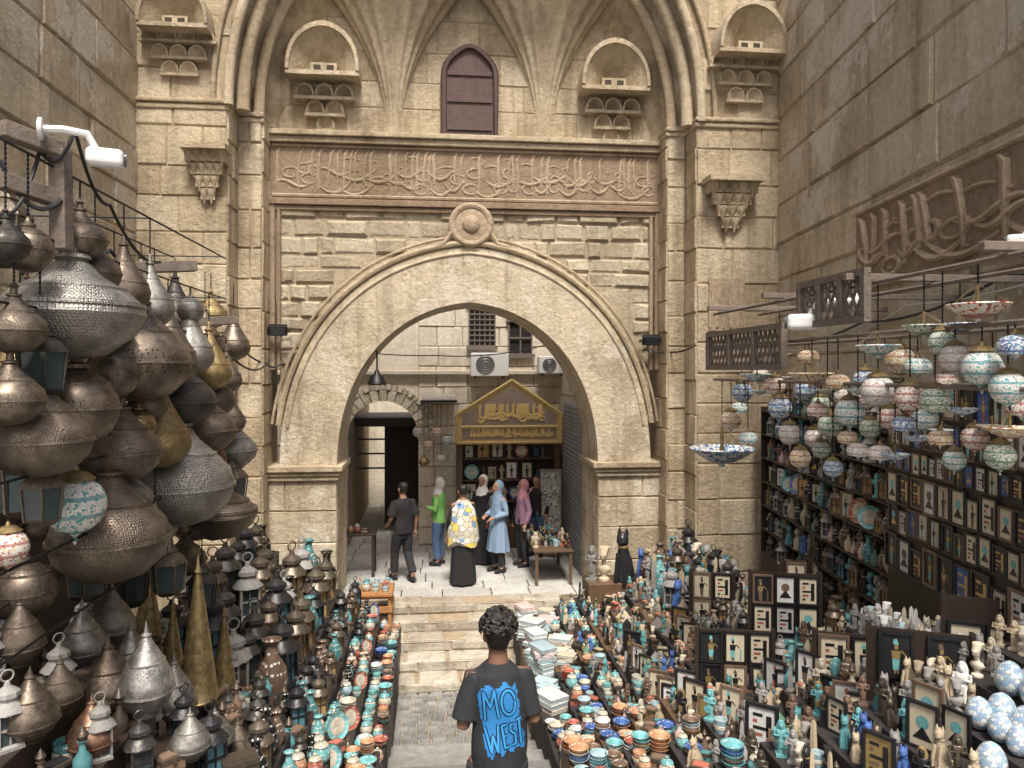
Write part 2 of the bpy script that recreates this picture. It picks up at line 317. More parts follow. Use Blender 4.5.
def wshape(e,y): return [(CX-hw-e,y,wz),(CX+hw+e,y,wz)]+[(CX+(hw+e)*math.cos(t),y,wz+.95+(.5+e)*math.sin(t)*(1-.12*math.sin(2*t)**2)) for t in [PI*i/14 for i in range(15)]]
mb=MB();n=17
mb.add(wshape(-.04,FY-.04),[tuple(range(n))])
for k in range(1,5): mb.box(CX-hw+.21*k-.006-.1,CX-hw+.21*k+.006-.1,FY-.05,FY-.03,wz,wz+1.25)
for z in (.1,.55,.98): mb.box(CX-.36,CX+.36,FY-.065,FY-.03,wz+z,wz+z+.07)
wo=wp('window',mb,['wood_red'],g,False);mb=MB();sh=wshape(.0,FY-.06)
mb.tube(sh+[sh[0]],.05,6);f=ob('window_frame',mb.mesh('window_frame',['wood_red']),wo)
# broad fluted fans springing either side of the window, curving forward like a half shell
for s in (-1,1):
    rs=[];n=150
    for i in range(29):
        q=i/28;rad=.1+.25*q+1.1*q**2.4;rs.append([(CX+s*1.22+rad*math.cos(t)*(1-.025*math.cos(18*t)+.02*noise.noise(V((t*2,q*5,s)))),FY+.03-(rad*.4+.45*q**2.5)*math.sin(t)**.8*(1-.06*math.cos(18*t)),8.37+2.6*q) for t in [PI*k/n for k in range(n+1)]])
    mb=MB();mb.rings(rs,0,False,None,.55,False);wp('fan_vault',mb,['stone'],g)
# deep scalloped hollows over tiers of shallow pockets
def shell(mb,c,rad,dep,fl=3,rim=1.):
    n=64;rs=[]
    for i in range(11):
        q=i/10;k=rad*(1-.92*q);w_=lambda t:1-.08*abs(math.sin(fl*t))*min(1,2*q)+.015*noise.noise(V((t*3,q*4,c.x)))
        rs.append([(c.x+k*math.cos(t)*w_(t),c.y-dep*(1-q)**1.4,c.z+.12*rad*q+k*1.35*math.sin(t)*w_(t)) for t in [PI*j/n for j in range(n+1)]])
    mb.rings(rs,0,False,None,.3,False);arch_strip(mb,rad*.97,rad*1.3,rad*(1+.14*rim),rad*(1.35+.2*rim),c.y-dep-.008,c.y+.05,c.z,0,c.x)
def pockets(c,k,big):
    mb=MB();rows=((2,-.62,.06),(3,-.36,.1),(4,-.1,.14)) if not big else ((1,-.72,.06),(2,-.5,.12),(3,-.26,.2))
    for n,z,d in rows:
        for i in range(n):
            shell(mb,c+V(((i-(n-1)/2)*.3*k,0,z*k)),.125*k,d*k)
        mb.box(c.x-n*.155*k,c.x+n*.155*k,c.y-d*k,c.y+.03,c.z+z*k-.05*k,c.z+z*k-.002,0)
    r_=.52*k;d=.42*k;z0=c.z+.06*k
    shell(mb,V((c.x,c.y,z0)),r_,d,5,.5);mb.box(c.x-r_*1.07,c.x+r_*1.07,c.y-d*.98,c.y+.03,z0-.07*k,z0-.002,0)
    mb.box(c.x-.2*k,c.x+.2*k,c.y-d*.62,c.y+.02,z0,z0+.17*k,0)
    for a in (-.1,.1): mb.box(c.x+a*k-.055*k,c.x+a*k+.055*k,c.y-d*.62-.004,c.y-d*.5,z0+.035*k,z0+.135*k,1)
    wp('carved_niche',mb,['stone','stone_hole'],g)
for cc,k,bg_ in ((V((CX-2.28,FY+.01,9.15)),1.,True),(V((CX+2.33,FY+.01,9.1)),1.,True),(V((4.75,10.98,9.35)),.95,False),(V((-3.6,10.98,9.35)),.85,False)): pockets(cc,k,bg_)
mb=MB();NT=220;vs=[];fs=[]
for i in range(13):
    q=i/12
    for j in range(NT+1):
        t=PI*j/NT;k=1-.025*(1-math.cos(22*t))*.7*min(1,3*q)
        x,z=ap(t,(3.5-.5*q**1.5)*k,(3.9-.95*q)*k);vs.append((CX+x,11.0+1.02*q**.8,8.4+z))
for i in range(12):
    for j in range(NT):
        f_=(i*(NT+1)+j,i*(NT+1)+j+1,(i+1)*(NT+1)+j+1,(i+1)*(NT+1)+j)
        if min(vs[a][2] for a in f_)<TOPZ: fs.append(f_)
mb.add(vs,fs,0,.5);wp('vault',mb,['stone'],g)
def ins2(x0):
    def f(u,v,w,h):
        x=max(0,abs(x0+u-CX)-w*.35);return (x/3.55)**2.2+(max(0,v-h*.1)/3.95)**2.2<1
    return f
for s in (-1,1):
    mb=MB();L_=[]
    for t in TS:
        x,z=ap(t,3.5,3.9)
        if 8.4+z<TOPZ and x*s>0: L_.append(((CX+x,11.02,8.4+z),(CX+x*1.3,11.02,TOPZ+.1)))
    mb.add([p for q in L_ for p in q],[(2*i,2*i+1,2*i+3,2*i+2) for i in range(len(L_)-1)],1)
    xa,xb=(-4.22,CX) if s<0 else (CX,5.88)
    if s<0: mb.box(-4.4,CX-3.48,11.025,11.3,8.4,TOPZ,1)
    else: mb.box(CX+3.48,6.2,11.025,11.3,8.4,TOPZ,1)
    blocks(mb,V((xa,11.02,8.4)),X,Z,-Y,xb-xa,TOPZ-8.4,.5,(.5,1.),.02,skip=ins2(xa))
    wp('outer_arch',mb,['stone','mortar'],g,False)
    for a,h,r,y in ((3.5,3.9,.07,10.97),(3.72,4.15,.04,10.97),(3.36,3.66,.1,11.2),(3.2,3.4,.09,11.5)):
        pts=[(CX+ap(t,a,h)[0],y,8.4+ap(t,a,h)[1]) for t in TS if 8.4+ap(t,a,h)[1]<TOPZ+.05 and ap(t,a,h)[0]*s>0];mb=MB();mb.tube(pts,r,10,0);wp('vault_rib',mb,['stone'],g)
for x0,x1,y,yb,sx in ((-4.22,-2.95,11.,11.5,-2.95),(-2.95,-2.58,11.5,12.1,-2.58),(4.0,5.75,11.,11.5,4.0),(3.7,4.0,11.5,12.1,3.7)):
    mb=MB();mb.box(x0+.005,x1-.005,y,12.6,0,8.4,1);sg=1 if sx==x1 else -1
    blocks(mb,V((x0,y,0)),X,Z,-Y,x1-x0,8.4,.5,(.45,.8) if x1-x0>.5 else (.3,.4),.02)
    blocks(mb,V((sx,y-.02,0)),Y,Z,X*sg,yb-y+.02,8.4,.5,(.4,.6),.015)
    wp('pier',mb,['stone','mortar'],g,False)
    mb=MB();mb.box(x0-.03,x1+.03,y-.05,12.,8.32,8.4);mb.box(x0-.03,x1+.03,y-.08,12.,8.405,8.47);bev(wp('capital',mb,['stone'],g,False),.02)
def muq(mb,c,w,d,tiers=4,hh=.17):
    for k in range(tiers):
        n=k+2;ww=w*(.35+.65*k/(tiers-1));yy=d*(.35+.65*k/(tiers-1))
        for i in range(n):
            x=c[0]-ww/2+ww*(i+.5)/n;r=ww/n*.66
            mb.lathe([(.1*r,-hh*.25),(.35*r,hh*.1),(.8*r,hh*.55),(1.02*r,hh*.85),(r,hh),(.6*r,hh)],8,0,Matrix.Translation((x,c[1]-yy*.5,c[2]+k*hh)),PI/8)
        mb.box(c[0]-ww/2,c[0]+ww/2,c[1]-yy*.6,c[1],c[2]+k*hh+.02,c[2]+(k+1)*hh,0)
    mb.box(c[0]-w*.56,c[0]+w*.56,c[1]-d*.95,c[1],c[2]+tiers*hh,c[2]+tiers*hh+.08,0)
for cc,w_,d_,t_ in (((4.5,10.98,6.75),.75,.4,4),((-3.2,10.98,7.0),.55,.36,4)):
    mb=MB();muq(mb,cc,w_,d_,t_);wp('stalactite_corbel',mb,['stone'],g)
mb=MB();mb.box(4.18,4.75,10.95,10.985,5.2,6.0);
for k in range(5): mb.tube([(4.2+.11*k,10.95,5.25),(4.3+.11*k,10.95,5.95)],.018,5);mb.tube([(4.3+.11*k,10.95,5.25),(4.2+.11*k,10.95,5.95)],.018,5)
wp('carved_panel',mb,['stone_letter'],g)
# side walls
ln=V((.66,5.15,0)).normalized();rn=V((-ln.y,ln.x,0));ro=V((4.106,1.5,0))
wr=root('stone_wall','high block stone wall on the right carved with a long inscription panel','wall',(4.7,6,0))
mb=MB();wallmb(mb,ro,ln,rn,9.6,TOPZ,.6,(.7,1.5),.025,jit=.02,gap=.014,bv=.02);wp('masonry',mb,['stone_wall','mortar'],wr,False)
mb=MB();M=Matrix.Translation(ro+rn*.06+Z*5.53)@Matrix((( ln.x,rn.x,0,0),(ln.y,rn.y,0,0),(0,0,1,0),(0,0,0,1)))
mb.box(0,6.72,-.07,0,0,.88,0,M);script(mb,6.6,.8,M@Matrix.Translation((.05,0.0,.04)),.03,1,1.2,1.7)
for v in (0,.88): mb.tube([(0,.0,v),(6.72,.0,v)],.03,6,1,M)
wp('inscription_panel',mb,['stone_brown','stone_letter'],wr)
wl=root('stone_wall','high plain block stone wall behind the hanging metal lamps on the left','wall',(-4.3,6,0))
mb=MB();wallmb(mb,(-4.22,1.5,0),Y,X,9.5,TOPZ,.6,(.7,1.4),.025,gap=.014,jit=.02,bv=.02);wp('masonry',mb,['stone_wall','mortar'],wl,False)
# ---------------------------------------------------------------- alley beyond
ab=root('alley_building','weathered stone building facing the gate with a round-arched passage','building',(0,16,LZ))
mb=MB();ac,ah=-1.08,.74;AT=6.2;PZ=3.2
wallmb(mb,(-6,16,LZ),X,-Y,6+ac-ah,AT,.42,(.5,.9),.02);wallmb(mb,(ac+ah,16,LZ),X,-Y,6-ac-ah,AT,.42,(.5,.9),.02);
vs=[];fs=[]
for i in range(25):
    t=PI*i/24;vs+=[(ac-ah*math.cos(t),16,PZ+ah*math.sin(t)),(ac-ah*math.cos(t),16,LZ+AT)]
for i in range(24): fs.append((2*i,2*i+1,2*i+3,2*i+2))
mb.add(vs,fs,0,.5)
mb.box(ac-ah-.2,ac-ah,16.02,22,LZ,4.2,1);mb.box(ac+ah,ac+ah+.2,16.02,22,LZ,4.2,1);mb.box(ac-ah,ac+ah,17.2,19.5,3.3,3.5,2);mb.box(-1.2,ac+ah,18.2,18.3,LZ,3.3,2);mb.box(ac-ah,ac+ah,21.,21.1,LZ,4.2,0)  # ceiling slab and dark partition added to stand in for shade in the passage
for k in range(3): mb.box(ac-ah,-1.2,18.2,18.24,2.2+.35*k,2.24+.35*k,2)
wp('wall',mb,['stone_alley','mortar','wood_dark'],ab,False)
mb=MB()
for q0,n,r0,r1,yy in ((0,15,ah,ah+.24,15.9),(1,27,ah+.25,ah+.36,15.87)):
    for i in range(n):
        t0,t1=PI*i/n+.012,PI*(i+1)/n-.012
        q=[(ac-r*math.cos(t),y,PZ+r*math.sin(t)) for y in (yy+(.03 if i%2 and q0 else 0),16.05) for t,r in ((t0,r0),(t1,r0),(t1,r1),(t0,r1))]
        mb.add(q,[(0,1,2,3),(4,5,6,7),(0,1,5,4),(1,2,6,5),(2,3,7,6),(3,0,4,7)],i%2)
wp('passage_arch',mb,['stone_alley','stone_pale'],ab,False)
def grille(x,z,w,h,par,bars=True):
    mb=MB();mb.box(x-w/2,x+w/2,15.96,16.02,z-h/2,z+h/2,1)
    for k in range(6 if bars else 3):
        a=x-w/2+w*k/(5 if bars else 2);mb.box(a-.015,a+.015,15.92,15.955,z-h/2,z+h/2)
    for k in range(9 if bars else 3):
        a=z-h/2+h*k/(8 if bars else 2);mb.box(x-w/2,x+w/2,15.9,15.918,a-.015,a+.015)
    mb.box(x-w/2-.06,x+w/2+.06,15.88,15.95,z+h/2,z+h/2+.07);mb.box(x-w/2-.06,x+w/2+.06,15.86,15.95,z-h/2-.08,z-h/2)
    wp('window',mb,['wood_grey','dark_void'],par,False)
for px,py,ww,hh,bb in ((482,325,.55,.9,True),(520,338,.5,.7,False)):
    d=dY(px,16);q=P(px,py,d);grille(q.x,q.z,ww,hh,ab,bb)
mb=MB();q=P(500,303,dY(500,15.9));mb.box(-6,2.7,15.86,15.985,q.z-1.55,q.z-1.45);bev(wp('string_course',mb,['stone_alley'],ab,False),.02)
rb=root('alley_building','building with a closed grey roller shutter just right of the gate passage','building',(2.74,14.5,LZ))
mb=MB();wallmb(mb,(2.74,13.22,LZ),Y,-X,2.75,4.6,.45,(.5,.9),.02);wp('wall',mb,['stone_alley','mortar'],rb,False)
mb=MB();
for k in range(36): mb.tube([(2.7,13.3,LZ+.05+.085*k),(2.7,15.2,LZ+.05+.085*k)],.045,6)
wp('roller_shutter',mb,['shutter'],rb)
mb=MB();wallmb(mb,(-3.4,13.2,LZ),Y,X,2.8,5.6,.45,(.5,.9),.02);ob('alley_building',mb.mesh('alley_building',['stone_alley','mortar'],False),label='plain stone side wall left of the alley beyond the gate',cat='building')
# gold-lettered shop
sp=root('shop_front','small souvenir shop with gabled gold-lettered signboard behind the people','shop',(1.63,15.7,LZ))
x0,x1=.47,2.66;zt=P(520,380,15.8).z;ze=P(510,413,15.8).z;zb=P(510,441,15.8).z
mb=MB();mb.box(x0,x0+.12,15.5,15.95,LZ,zb);mb.box(x1-.12,x1,15.5,15.95,LZ,zb);mb.box(x0+.12,x1-.12,15.5,15.89,LZ,LZ+.5);mb.box(x0+.12,x1-.12,15.9,15.96,LZ,zb,1);bev(wp('shop_frame',mb,['wood','wood_dark'],sp,False),.01)
mb=MB();xm=(x0+x1)/2+.05
mb.add([(x,y,z) for y in (15.4,15.5) for x,z in ((x0,zb),(x1,zb),(x1,ze),(xm,zt),(x0,ze))],[(0,1,2,3,4),(9,8,7,6,5)]+[(i,(i+1)%5,(i+1)%5+5,i+5) for i in range(5)])
sg=wp('signboard',mb,['paint_tan'],sp,False)
mb=MB()
for a,b in (((x0,ze),(xm,zt)),((xm,zt),(x1,ze)),((x0,zb),(x1,zb)),((x0,zb),(x0,ze)),((x1,zb),(x1,ze)),((x0+.1,zb+.33),(x1-.1,zb+.33))): mb.tube([(a[0],15.38,a[1]),(b[0],15.38,b[1])],.035,6)
ob('sign_trim',mb.mesh('sign_trim',['gold']),sg)
mb=MB();mb.add([(x,15.394,z) for x,z in ((x0+.1,zb+.07),(x1-.1,zb+.07),(x1-.1,ze-.03),(xm,zt-.13),(x0+.1,ze-.03))],[(0,1,2,3,4)]);ob('sign_panel',mb.mesh('sign_panel',['paint_brown'],False),sg)
mb=MB();script(mb,1.45,.4,Matrix.Translation((xm-.72,15.385,zb+.42)),.022,0,.6);script(mb,1.8,.2,Matrix.Translation((xm-.9,15.385,zb+.1)),.012,0,.6);ob('lettering',mb.mesh('lettering',['gold']),sg)
mb=MB()
for z in (1.38,1.83,2.28,2.73): mb.box(x0+.122,x1-.122,15.6,15.89,z-.03,z)
wp('shelf',mb,['wood'],sp,False)
def ac_unit(px,py,s,label):
    d=dY(px,15.6);q=P(px,py,d);a=root('air_conditioner',label,'air conditioner',(q.x,15.75,q.z-.22*s),0,'air conditioners on the far wall')
    mb=MB();mb.box(-.4*s,.4*s,-.15,.15,0,.5*s);bev(ob('casing',mb.mesh('casing',['white_plastic'],False),a),.02)
    mb=MB();cx=-.1*s
    for r in (.06,.12,.18): mb.tube([(cx+r*s*math.cos(k*PI/8),-.165,.25*s+r*s*math.sin(k*PI/8)) for k in range(17)],.008,5)
    mb.lathe([(0,0),(.2*s,0),(.2*s,.008),(0,.008)],20,1,Matrix.Translation((cx,-.153,.25*s))@Matrix.Rotation(PI/2,4,'X'));ob('fan_grille',mb.mesh('fan_grille',['grey_metal','grey_metal']),a)
    mb=MB()
    for k in (-.3,.3): mb.box(k*s-.02,k*s+.02,-.16,.2,-.04,0)
    ob('bracket',mb.mesh('bracket',['black_metal'],False),a)
ac_unit(490,366,1.,'white air conditioner under the lattice window above the shop sign');ac_unit(553,366,.75,'smaller air conditioner at the right, close to the roller shutter')
# ---------------------------------------------------------------- goods: meshes
CACHE={}
def item_mesh(k,c):
    if (k,c) in CACHE: return CACHE[k,c]
    b=MB();gl=k in('bowl','cup','mug','jar','vase','egg','plate');m0='m_egg' if k=='egg' else GM(c) if gl else FM(c)
    m1=GM('cream' if c!='cream' else 'turquoise') if gl else FM({'bottle':'bronze','box':'bronze','statue':'gilded' if c in('black','cobalt blue','teal') else c,'bust':c,'cat':'gilded' if c=='black' else c,'obelisk':c,'camel':'red'}.get(k,'brown'))
    mats=[m0,m1]
    if k=='bowl': b.lathe([(0,0),(.03,0),(.034,.006),(.058,.035),(.068,.055),(.063,.055),(.05,.03),(0,.012)],16)
    elif k=='cup': b.lathe([(0,0),(.036,0),(.041,.01),(.043,.088),(.039,.088),(.036,.02),(0,.015)],16);b.lathe([(.0435,.03),(.046,.032),(.046,.05),(.0435,.052)],16,1)
    elif k=='mug': b.lathe([(0,0),(.036,0),(.04,.01),(.041,.09),(.037,.09),(.035,.02),(0,.015)],16);b.tube([(.038,0,.075),(.062,0,.072),(.07,0,.05),(.06,0,.025),(.038,0,.02)],.006,6)
    elif k=='jar': b.lathe([(0,0),(.03,0),(.052,.03),(.058,.06),(.046,.09),(.036,.1)],16);b.lathe([(.042,.1),(.045,.106),(.036,.12),(.012,.13),(.014,.145),(0,.15)],14,1)
    elif k=='vase': b.lathe([(0,0),(.03,0),(.032,.01),(.05,.06),(.044,.11),(.02,.15),(.017,.18),(.03,.2),(.026,.2),(.012,.17)],16)
    elif k=='plate':
        M=Matrix.Translation((0,0,.095))@Matrix.Rotation(math.radians(75),4,'X');b.lathe([(0,0),(.05,0),(.09,.015),(.095,.018),(.085,.012),(.05,.006),(0,.006)],22,0,M);b.lathe([(.05,.008),(.062,.011),(.05,.012)],18,1,M);b.box(-.03,.03,-.02,.05,0,.012,1)
    elif k=='bottle': b.lathe([(0,0),(.028,0),(.031,.02),(.03,.06),(.012,.085),(.01,.115),(.018,.12)],12);b.lathe([(.013,.12),(.021,.14),(.012,.155),(0,.175)],10,1)
    elif k=='box': b.box(-.055,.055,-.04,.04,0,.045);b.box(-.059,.059,-.044,.044,.046,.065,1);b.box(-.045,.045,-.03,.03,.065,.07);b.box(-.008,.008,-.05,-.044,.035,.055,1)
    elif k=='pyramid': b.lathe([(.085,0),(.085,.008),(.075,.008),(.0,.1)],4,0,None,PI/4)
    elif k=='obelisk': b.lathe([(.03,0),(.03,.02),(.02,.02),(.013,.18),(0,.2)],4,0,None,PI/4);b.lathe([(.034,-.0),(.034,.01),(.031,.01)],4,1,None,PI/4)
    elif k=='cat':
        b.loft([(0,0,0,.034,.052),(0,.003,.02,.036,.054),(0,.004,.06,.03,.04),(0,-.008,.1,.022,.027),(0,-.014,.125,.016,.018),(0,-.02,.14,.022,.027),(0,-.02,.16,.021,.025),(0,-.018,.174,.011,.013)],12)
        for s in (-1,1):
            b.lathe([(.009,0),(.006,.014),(0,.026)],6,0,Matrix.Translation((s*.013,-.014,.165)));b.tube([(s*.014,-.03,.1),(s*.015,-.045,.05),(s*.016,-.048,.008),(s*.016,-.062,.006)],[.009,.009,.009,.008],6)
        b.tube([(0,.05,.012),(.035,.05,.01),(.045,.01,.009),(.035,-.03,.008)],.007,6);b.lathe([(.019,.118),(.021,.124),(.018,.13)],12,1,Matrix.Translation((0,-.014,0)))
    elif k=='statue':
        b.box(-.03,.03,-.03,.03,0,.015);b.loft([(0,-.004,.015,.022,.016),(0,0,.06,.019,.014),(0,0,.09,.024,.016),(0,0,.1,.021,.014),(0,0,.13,.028,.016),(0,0,.145,.032,.014),(0,0,.15,.014,.011),(0,-.002,.158,.012,.012)],10)
        b.loft([(0,-.004,.156,.01,.012),(0,-.004,.17,.015,.016),(0,-.002,.185,.014,.015),(0,0,.196,.006,.006)],10)
        b.loft([(0,.004,.14,.024,.008),(0,.006,.16,.026,.012),(0,.003,.18,.022,.016),(0,.002,.196,.015,.014),(0,.002,.202,.004,.004)],10,1)
        for s in (-1,1): b.tube([(s*.032,0,.143),(s*.037,-.004,.115),(s*.01*s*s,-.02,.12)],[.009,.008,.006],6)
        b.box(-.012,.012,-.02,-.012,.05,.09,1)
    elif k=='bust':
        b.lathe([(0,0),(.028,0),(.028,.01),(.014,.02),(.014,.04)],10,1);b.loft([(0,0,.035,.02,.015),(0,0,.055,.038,.02),(0,0,.07,.03,.018),(0,0,.078,.012,.012),(0,-.006,.1,.011,.012),(0,-.01,.112,.017,.02),(0,-.01,.13,.018,.021)],10);b.loft([(0,-.006,.128,.019,.022),(0,.012,.165,.028,.026),(0,.014,.168,.02,.02)],10,1)
    elif k=='camel':
        b.ball((0,0,.085),.055,.026,.028,10);b.ball((-.005,0,.115),.022,.016,.024,8);b.tube([(.045,0,.085),(.07,0,.08),(.078,0,.115),(.078,0,.13),(.1,0,.128)],[.016,.012,.01,.012,.007],6);b.ball((-.004,0,.1),.034,.03,.016,8,1)
        for x in (-.035,.035):
            for s in (-1,1): b.tube([(x,s*.015,.085),(x+.003,s*.016,.045),(x,s*.016,0)],[.011,.007,.008],6)
    elif k=='lantern':
        b.lathe([(.06,0),(.06,.012),(.05,.02)],4,0,None,PI/4);b.lathe([(.045,.02),(.045,.13)],4,1,None,PI/4)
        for s in (-1,1):
            for t in (-1,1): b.box(s*.036-.005,s*.036+.005,t*.036-.005,t*.036+.005,.018,.135)
            b.box(-.03,.03,s*.0335-.003,s*.0335+.003,.07,.078);b.box(s*.0335-.003,s*.0335+.003,-.03,.03,.07,.078)
            b.box(-.003,.003,s*.0332-.003,s*.0332+.003,.02,.13);b.box(s*.0332-.003,s*.0332+.003,-.003,.003,.02,.13)
        b.lathe([(.064,.13),(.06,.138),(.035,.165),(.035,.175),(.042,.18),(.04,.195),(.012,.215),(.008,.23),(0,.235)],8,0,None,PI/8);b.tube([(.02*math.cos(a*PI/5),0,.25+.02*math.sin(a*PI/5)) for a in range(11)],.003,5)
        mats=[m0,{'bronze':'glass_amber','black':'glass_blue'}.get(c,'glass_dark')]
    elif k=='egg': b.lathe([(.0004,0)]+[(.05*math.sin(t)*(1+.1*math.cos(t)),.065-.065*math.cos(t)) for t in [PI*i/14 for i in range(1,14)]]+[(0,.13)],18)
    elif k=='scarf':
        for q in range(3):
            z=.012*q;rs=[]
            for zz,e in ((z,.006),(z+.003,0),(z+.009,0),(z+.012,.006)): rs.append([(sx*(.1-e)+q*.002,sy*(.075-e),zz) for sx,sy in ((-1,-1),(1,-1),(1,1),(-1,1))])
            b.rings(rs,0 if q!=1 else 1)
        mats=[FM(c),FM('white' if c!='white' else 'pale blue')]
    elif k=='frame':
        w_,h_=.075,.11;t=.014
        for a in ((-w_,-w_+t,0,2*h_),(w_-t,w_,0,2*h_),(-w_+t,w_-t,0,t),(-w_+t,w_-t,2*h_-t,2*h_)): b.box(a[0],a[1],-.01,.01,a[2],a[3])
        b.box(-w_+t,w_-t,.004,.008,t,2*h_-t)
    me=b.mesh(k,mats);CACHE[k,c]=me;return me
for c in ('black','gilded','red','cobalt blue','white','cream','turquoise','brown'): FM(c)
def pic_mesh(bgc,v):
    key=('pic',bgc,v)
    if key in CACHE: return CACHE[key]
    b=MB();m={'cream':'paper','black':'f_black','gilded':'f_gilded','red':'f_red','blue':'f_cobalt blue','white':'f_white'}[bgc];fg='f_black' if bgc in('cream','white','gilded') else 'f_gilded'
    e=-.002;b.add([(-.059,e,.016),(.059,e,.016),(.059,e,.204),(-.059,e,.204)],[(0,1,2,3)])
    def pl(pts,mi=1,dy=.0): b.add([(x,e-.0015-dy,z) for x,z in pts],[tuple(range(len(pts)))],mi)
    if v<2:
        o=.0 if v==0 else -.018
        pl([(o-.012,.04),(o+.012,.04),(o+.016,.09),(o-.016,.09)],2);pl([(o-.006,.02),(o-.001,.02),(o,.04),(o-.01,.04)]);pl([(o+.005,.02),(o+.014,.02),(o+.01,.04),(o+.002,.04)])
        pl([(o-.016,.0905),(o+.016,.0905),(o+.022,.13),(o-.02,.13)]);pl([(o+.022,.128),(o+.045,.105),(o+.047,.111),(o+.022,.137)]);pl([(o+.009*math.cos(a*PI/5)+.002,.148+.014*math.sin(a*PI/5)) for a in range(10)])
        pl([(o-.012,.16),(o+.012,.16),(o+.004,.188),(o-.01,.182)],2)
        if v==1: pl([(.03,.02),(.04,.02),(.04,.1),(.03,.1)],2)
    elif v==2:
        pl([(.03*math.cos(a*PI/8),.13+.03*math.sin(a*PI/8)) for a in range(16)],2);pl([(-.045,.05),(.045,.05),(.0,.11)])
    else:
        for k in range(5): pl([(-.04,.04+.03*k),(-.04+.02+.012*(k%3)*2,.04+.03*k),(-.02+.012*(k%3)*2,.055+.03*k),(-.04,.055+.03*k)],1+k%2)
        pl([(.02,.04),(.045,.04),(.045,.17),(.02,.17)])
    me=b.mesh('picture',[m,fg,R.choice(['f_red','f_turquoise','f_brown','f_brown'])],False);CACHE[key]=me;return me
NOUN={'bowl':'glazed bowl','cup':'banded ceramic cup','mug':'ceramic mug','jar':'lidded pot','vase':'painted vase','plate':'painted plate on edge','bottle':'stoppered bottle','box':'trinket box','pyramid':'pyramid figurine','obelisk':'obelisk','cat':'seated cat figurine','statue':'standing statuette','bust':'crowned bust','camel':'camel figurine','lantern':'small lantern','egg':'blue-patterned egg','scarf':'folded scarf','frame':'frame'}
OBN={'bowl':'bowl','cup':'cup','mug':'mug','jar':'lidded_pot','vase':'vase','plate':'plate','bottle':'bottle','box':'trinket_box','pyramid':'pyramid_figurine','obelisk':'obelisk_figurine','cat':'cat_figurine','statue':'statuette','bust':'bust_figurine','camel':'camel_figurine','lantern':'lantern','egg':'painted_egg','scarf':'folded_scarf','frame':'framed_picture'}
CAT={'cat':'figurine','statue':'figurine','bust':'figurine','camel':'figurine','pyramid':'figurine','obelisk':'figurine','jar':'pot','box':'box','egg':'egg','scarf':'scarf','frame':'picture'}
KC={'bowl':['turquoise','cream','white','red','cobalt blue','terracotta','pale blue','terracotta','turquoise','brown'],'cup':['turquoise','cream','terracotta','red','pale blue','cobalt blue'],'mug':['turquoise','cream','pale blue','brown'],'jar':['turquoise','pale blue','cream','terracotta','cream','sandy','red'],'vase':['teal','turquoise','brown','black','sandy'],'plate':['cobalt blue','turquoise','red'],
'bottle':['teal','brown','green','grey','pink','sandy'],'box':['brown','black','sandy','red','teal'],'pyramid':['sandy','black','grey','green'],'obelisk':['sandy','grey','black'],'cat':['black','grey','bronze','teal','sandy','cobalt blue'],'statue':['black','grey','bronze','sandy','teal','brown','brown','turquoise','cream','grey'],'bust':['sandy','black','teal','grey','cream'],'camel':['brown','sandy','black'],
'lantern':['bronze','black','dark metal','grey'],'egg':['white'],'scarf':['white','pale blue','cream','pink','white','white','cream','pale blue'],'frame':['black','brown','brown','black']}
WD={'bowl':.14,'cup':.095,'mug':.12,'jar':.12,'vase':.105,'plate':.2,'bottle':.07,'box':.125,'pyramid':.13,'obelisk':.07,'cat':.085,'statue':.08,'bust':.085,'camel':.15,'lantern':.13,'egg':.11,'scarf':.2,'frame':.165}
CNT={}
def put(k,c,pos,rz,label,s=1,group=None,pic=None):
    CNT[k]=CNT.get(k,0)+1
    o=ob(OBN[k],item_mesh(k,c),None,pos,rz,s,label,CAT.get(k,OBN[k].replace('_',' ')),group)
    if k=='frame':
        bgc=pic or R.choice(['cream','cream','cream','black','gilded','white','white','cream']);ob('picture',pic_mesh(bgc,R.randrange(4)),o)
        o['label']=label.replace(' frame',' frame with %s picture'%bgc,1)
    return o
def fill(p0,du,L,kinds,where,face,grp,cols=None,s=1.,gap=.006,jit=.012,prob=1.,m=24,stk=(1,4),spin=.35):
    t=0;idx=0;pv=V((-du.y,du.x,0))
    while True:
        k=R.choice(kinds);sc=s*U(.82,1.2);wd=WD[k]*sc
        if t+wd>L: break
        pos=p0+du*(t+wd/2)+pv*U(-jit,jit);t+=wd+gap*U(0,3)
        if not seen(pos,m) or R.random()>prob: continue
        if CNT.get(k,0)>=(285 if k!='frame' else 298): continue
        c=R.choice(cols if isinstance(cols,list) else (cols or KC)[k]);w_=ORD[min(idx,48)]+' '+where;idx+=1
        rz=face+U(-spin,spin);cn='' if k=='egg' else c+' '
        if k in('bowl','scarf'):
            n=R.randint(*stk);h=(.024 if k=='bowl' else .037)*sc
            for q in range(n):
                c2=c if R.random()<.5 else R.choice(KC[k]);put(k,c2,pos+Z*h*q+V((U(-.006,.006),U(-.006,.006),0)),rz+(U(-.3,.3) if k=='scarf' else 0),('top' if q==n-1 else 'bottom' if q==0 else ORD[q]+' lowest')+' %s %s of stack, %s'%(c2,NOUN[k].split()[-1],w_),sc,'stacked %ss %s'%(k,grp))
        else:
            put(k,c,pos,rz,'%s%s, %s'%(cn,NOUN[k],w_),sc,'%ss %s'%(NOUN[k],grp))
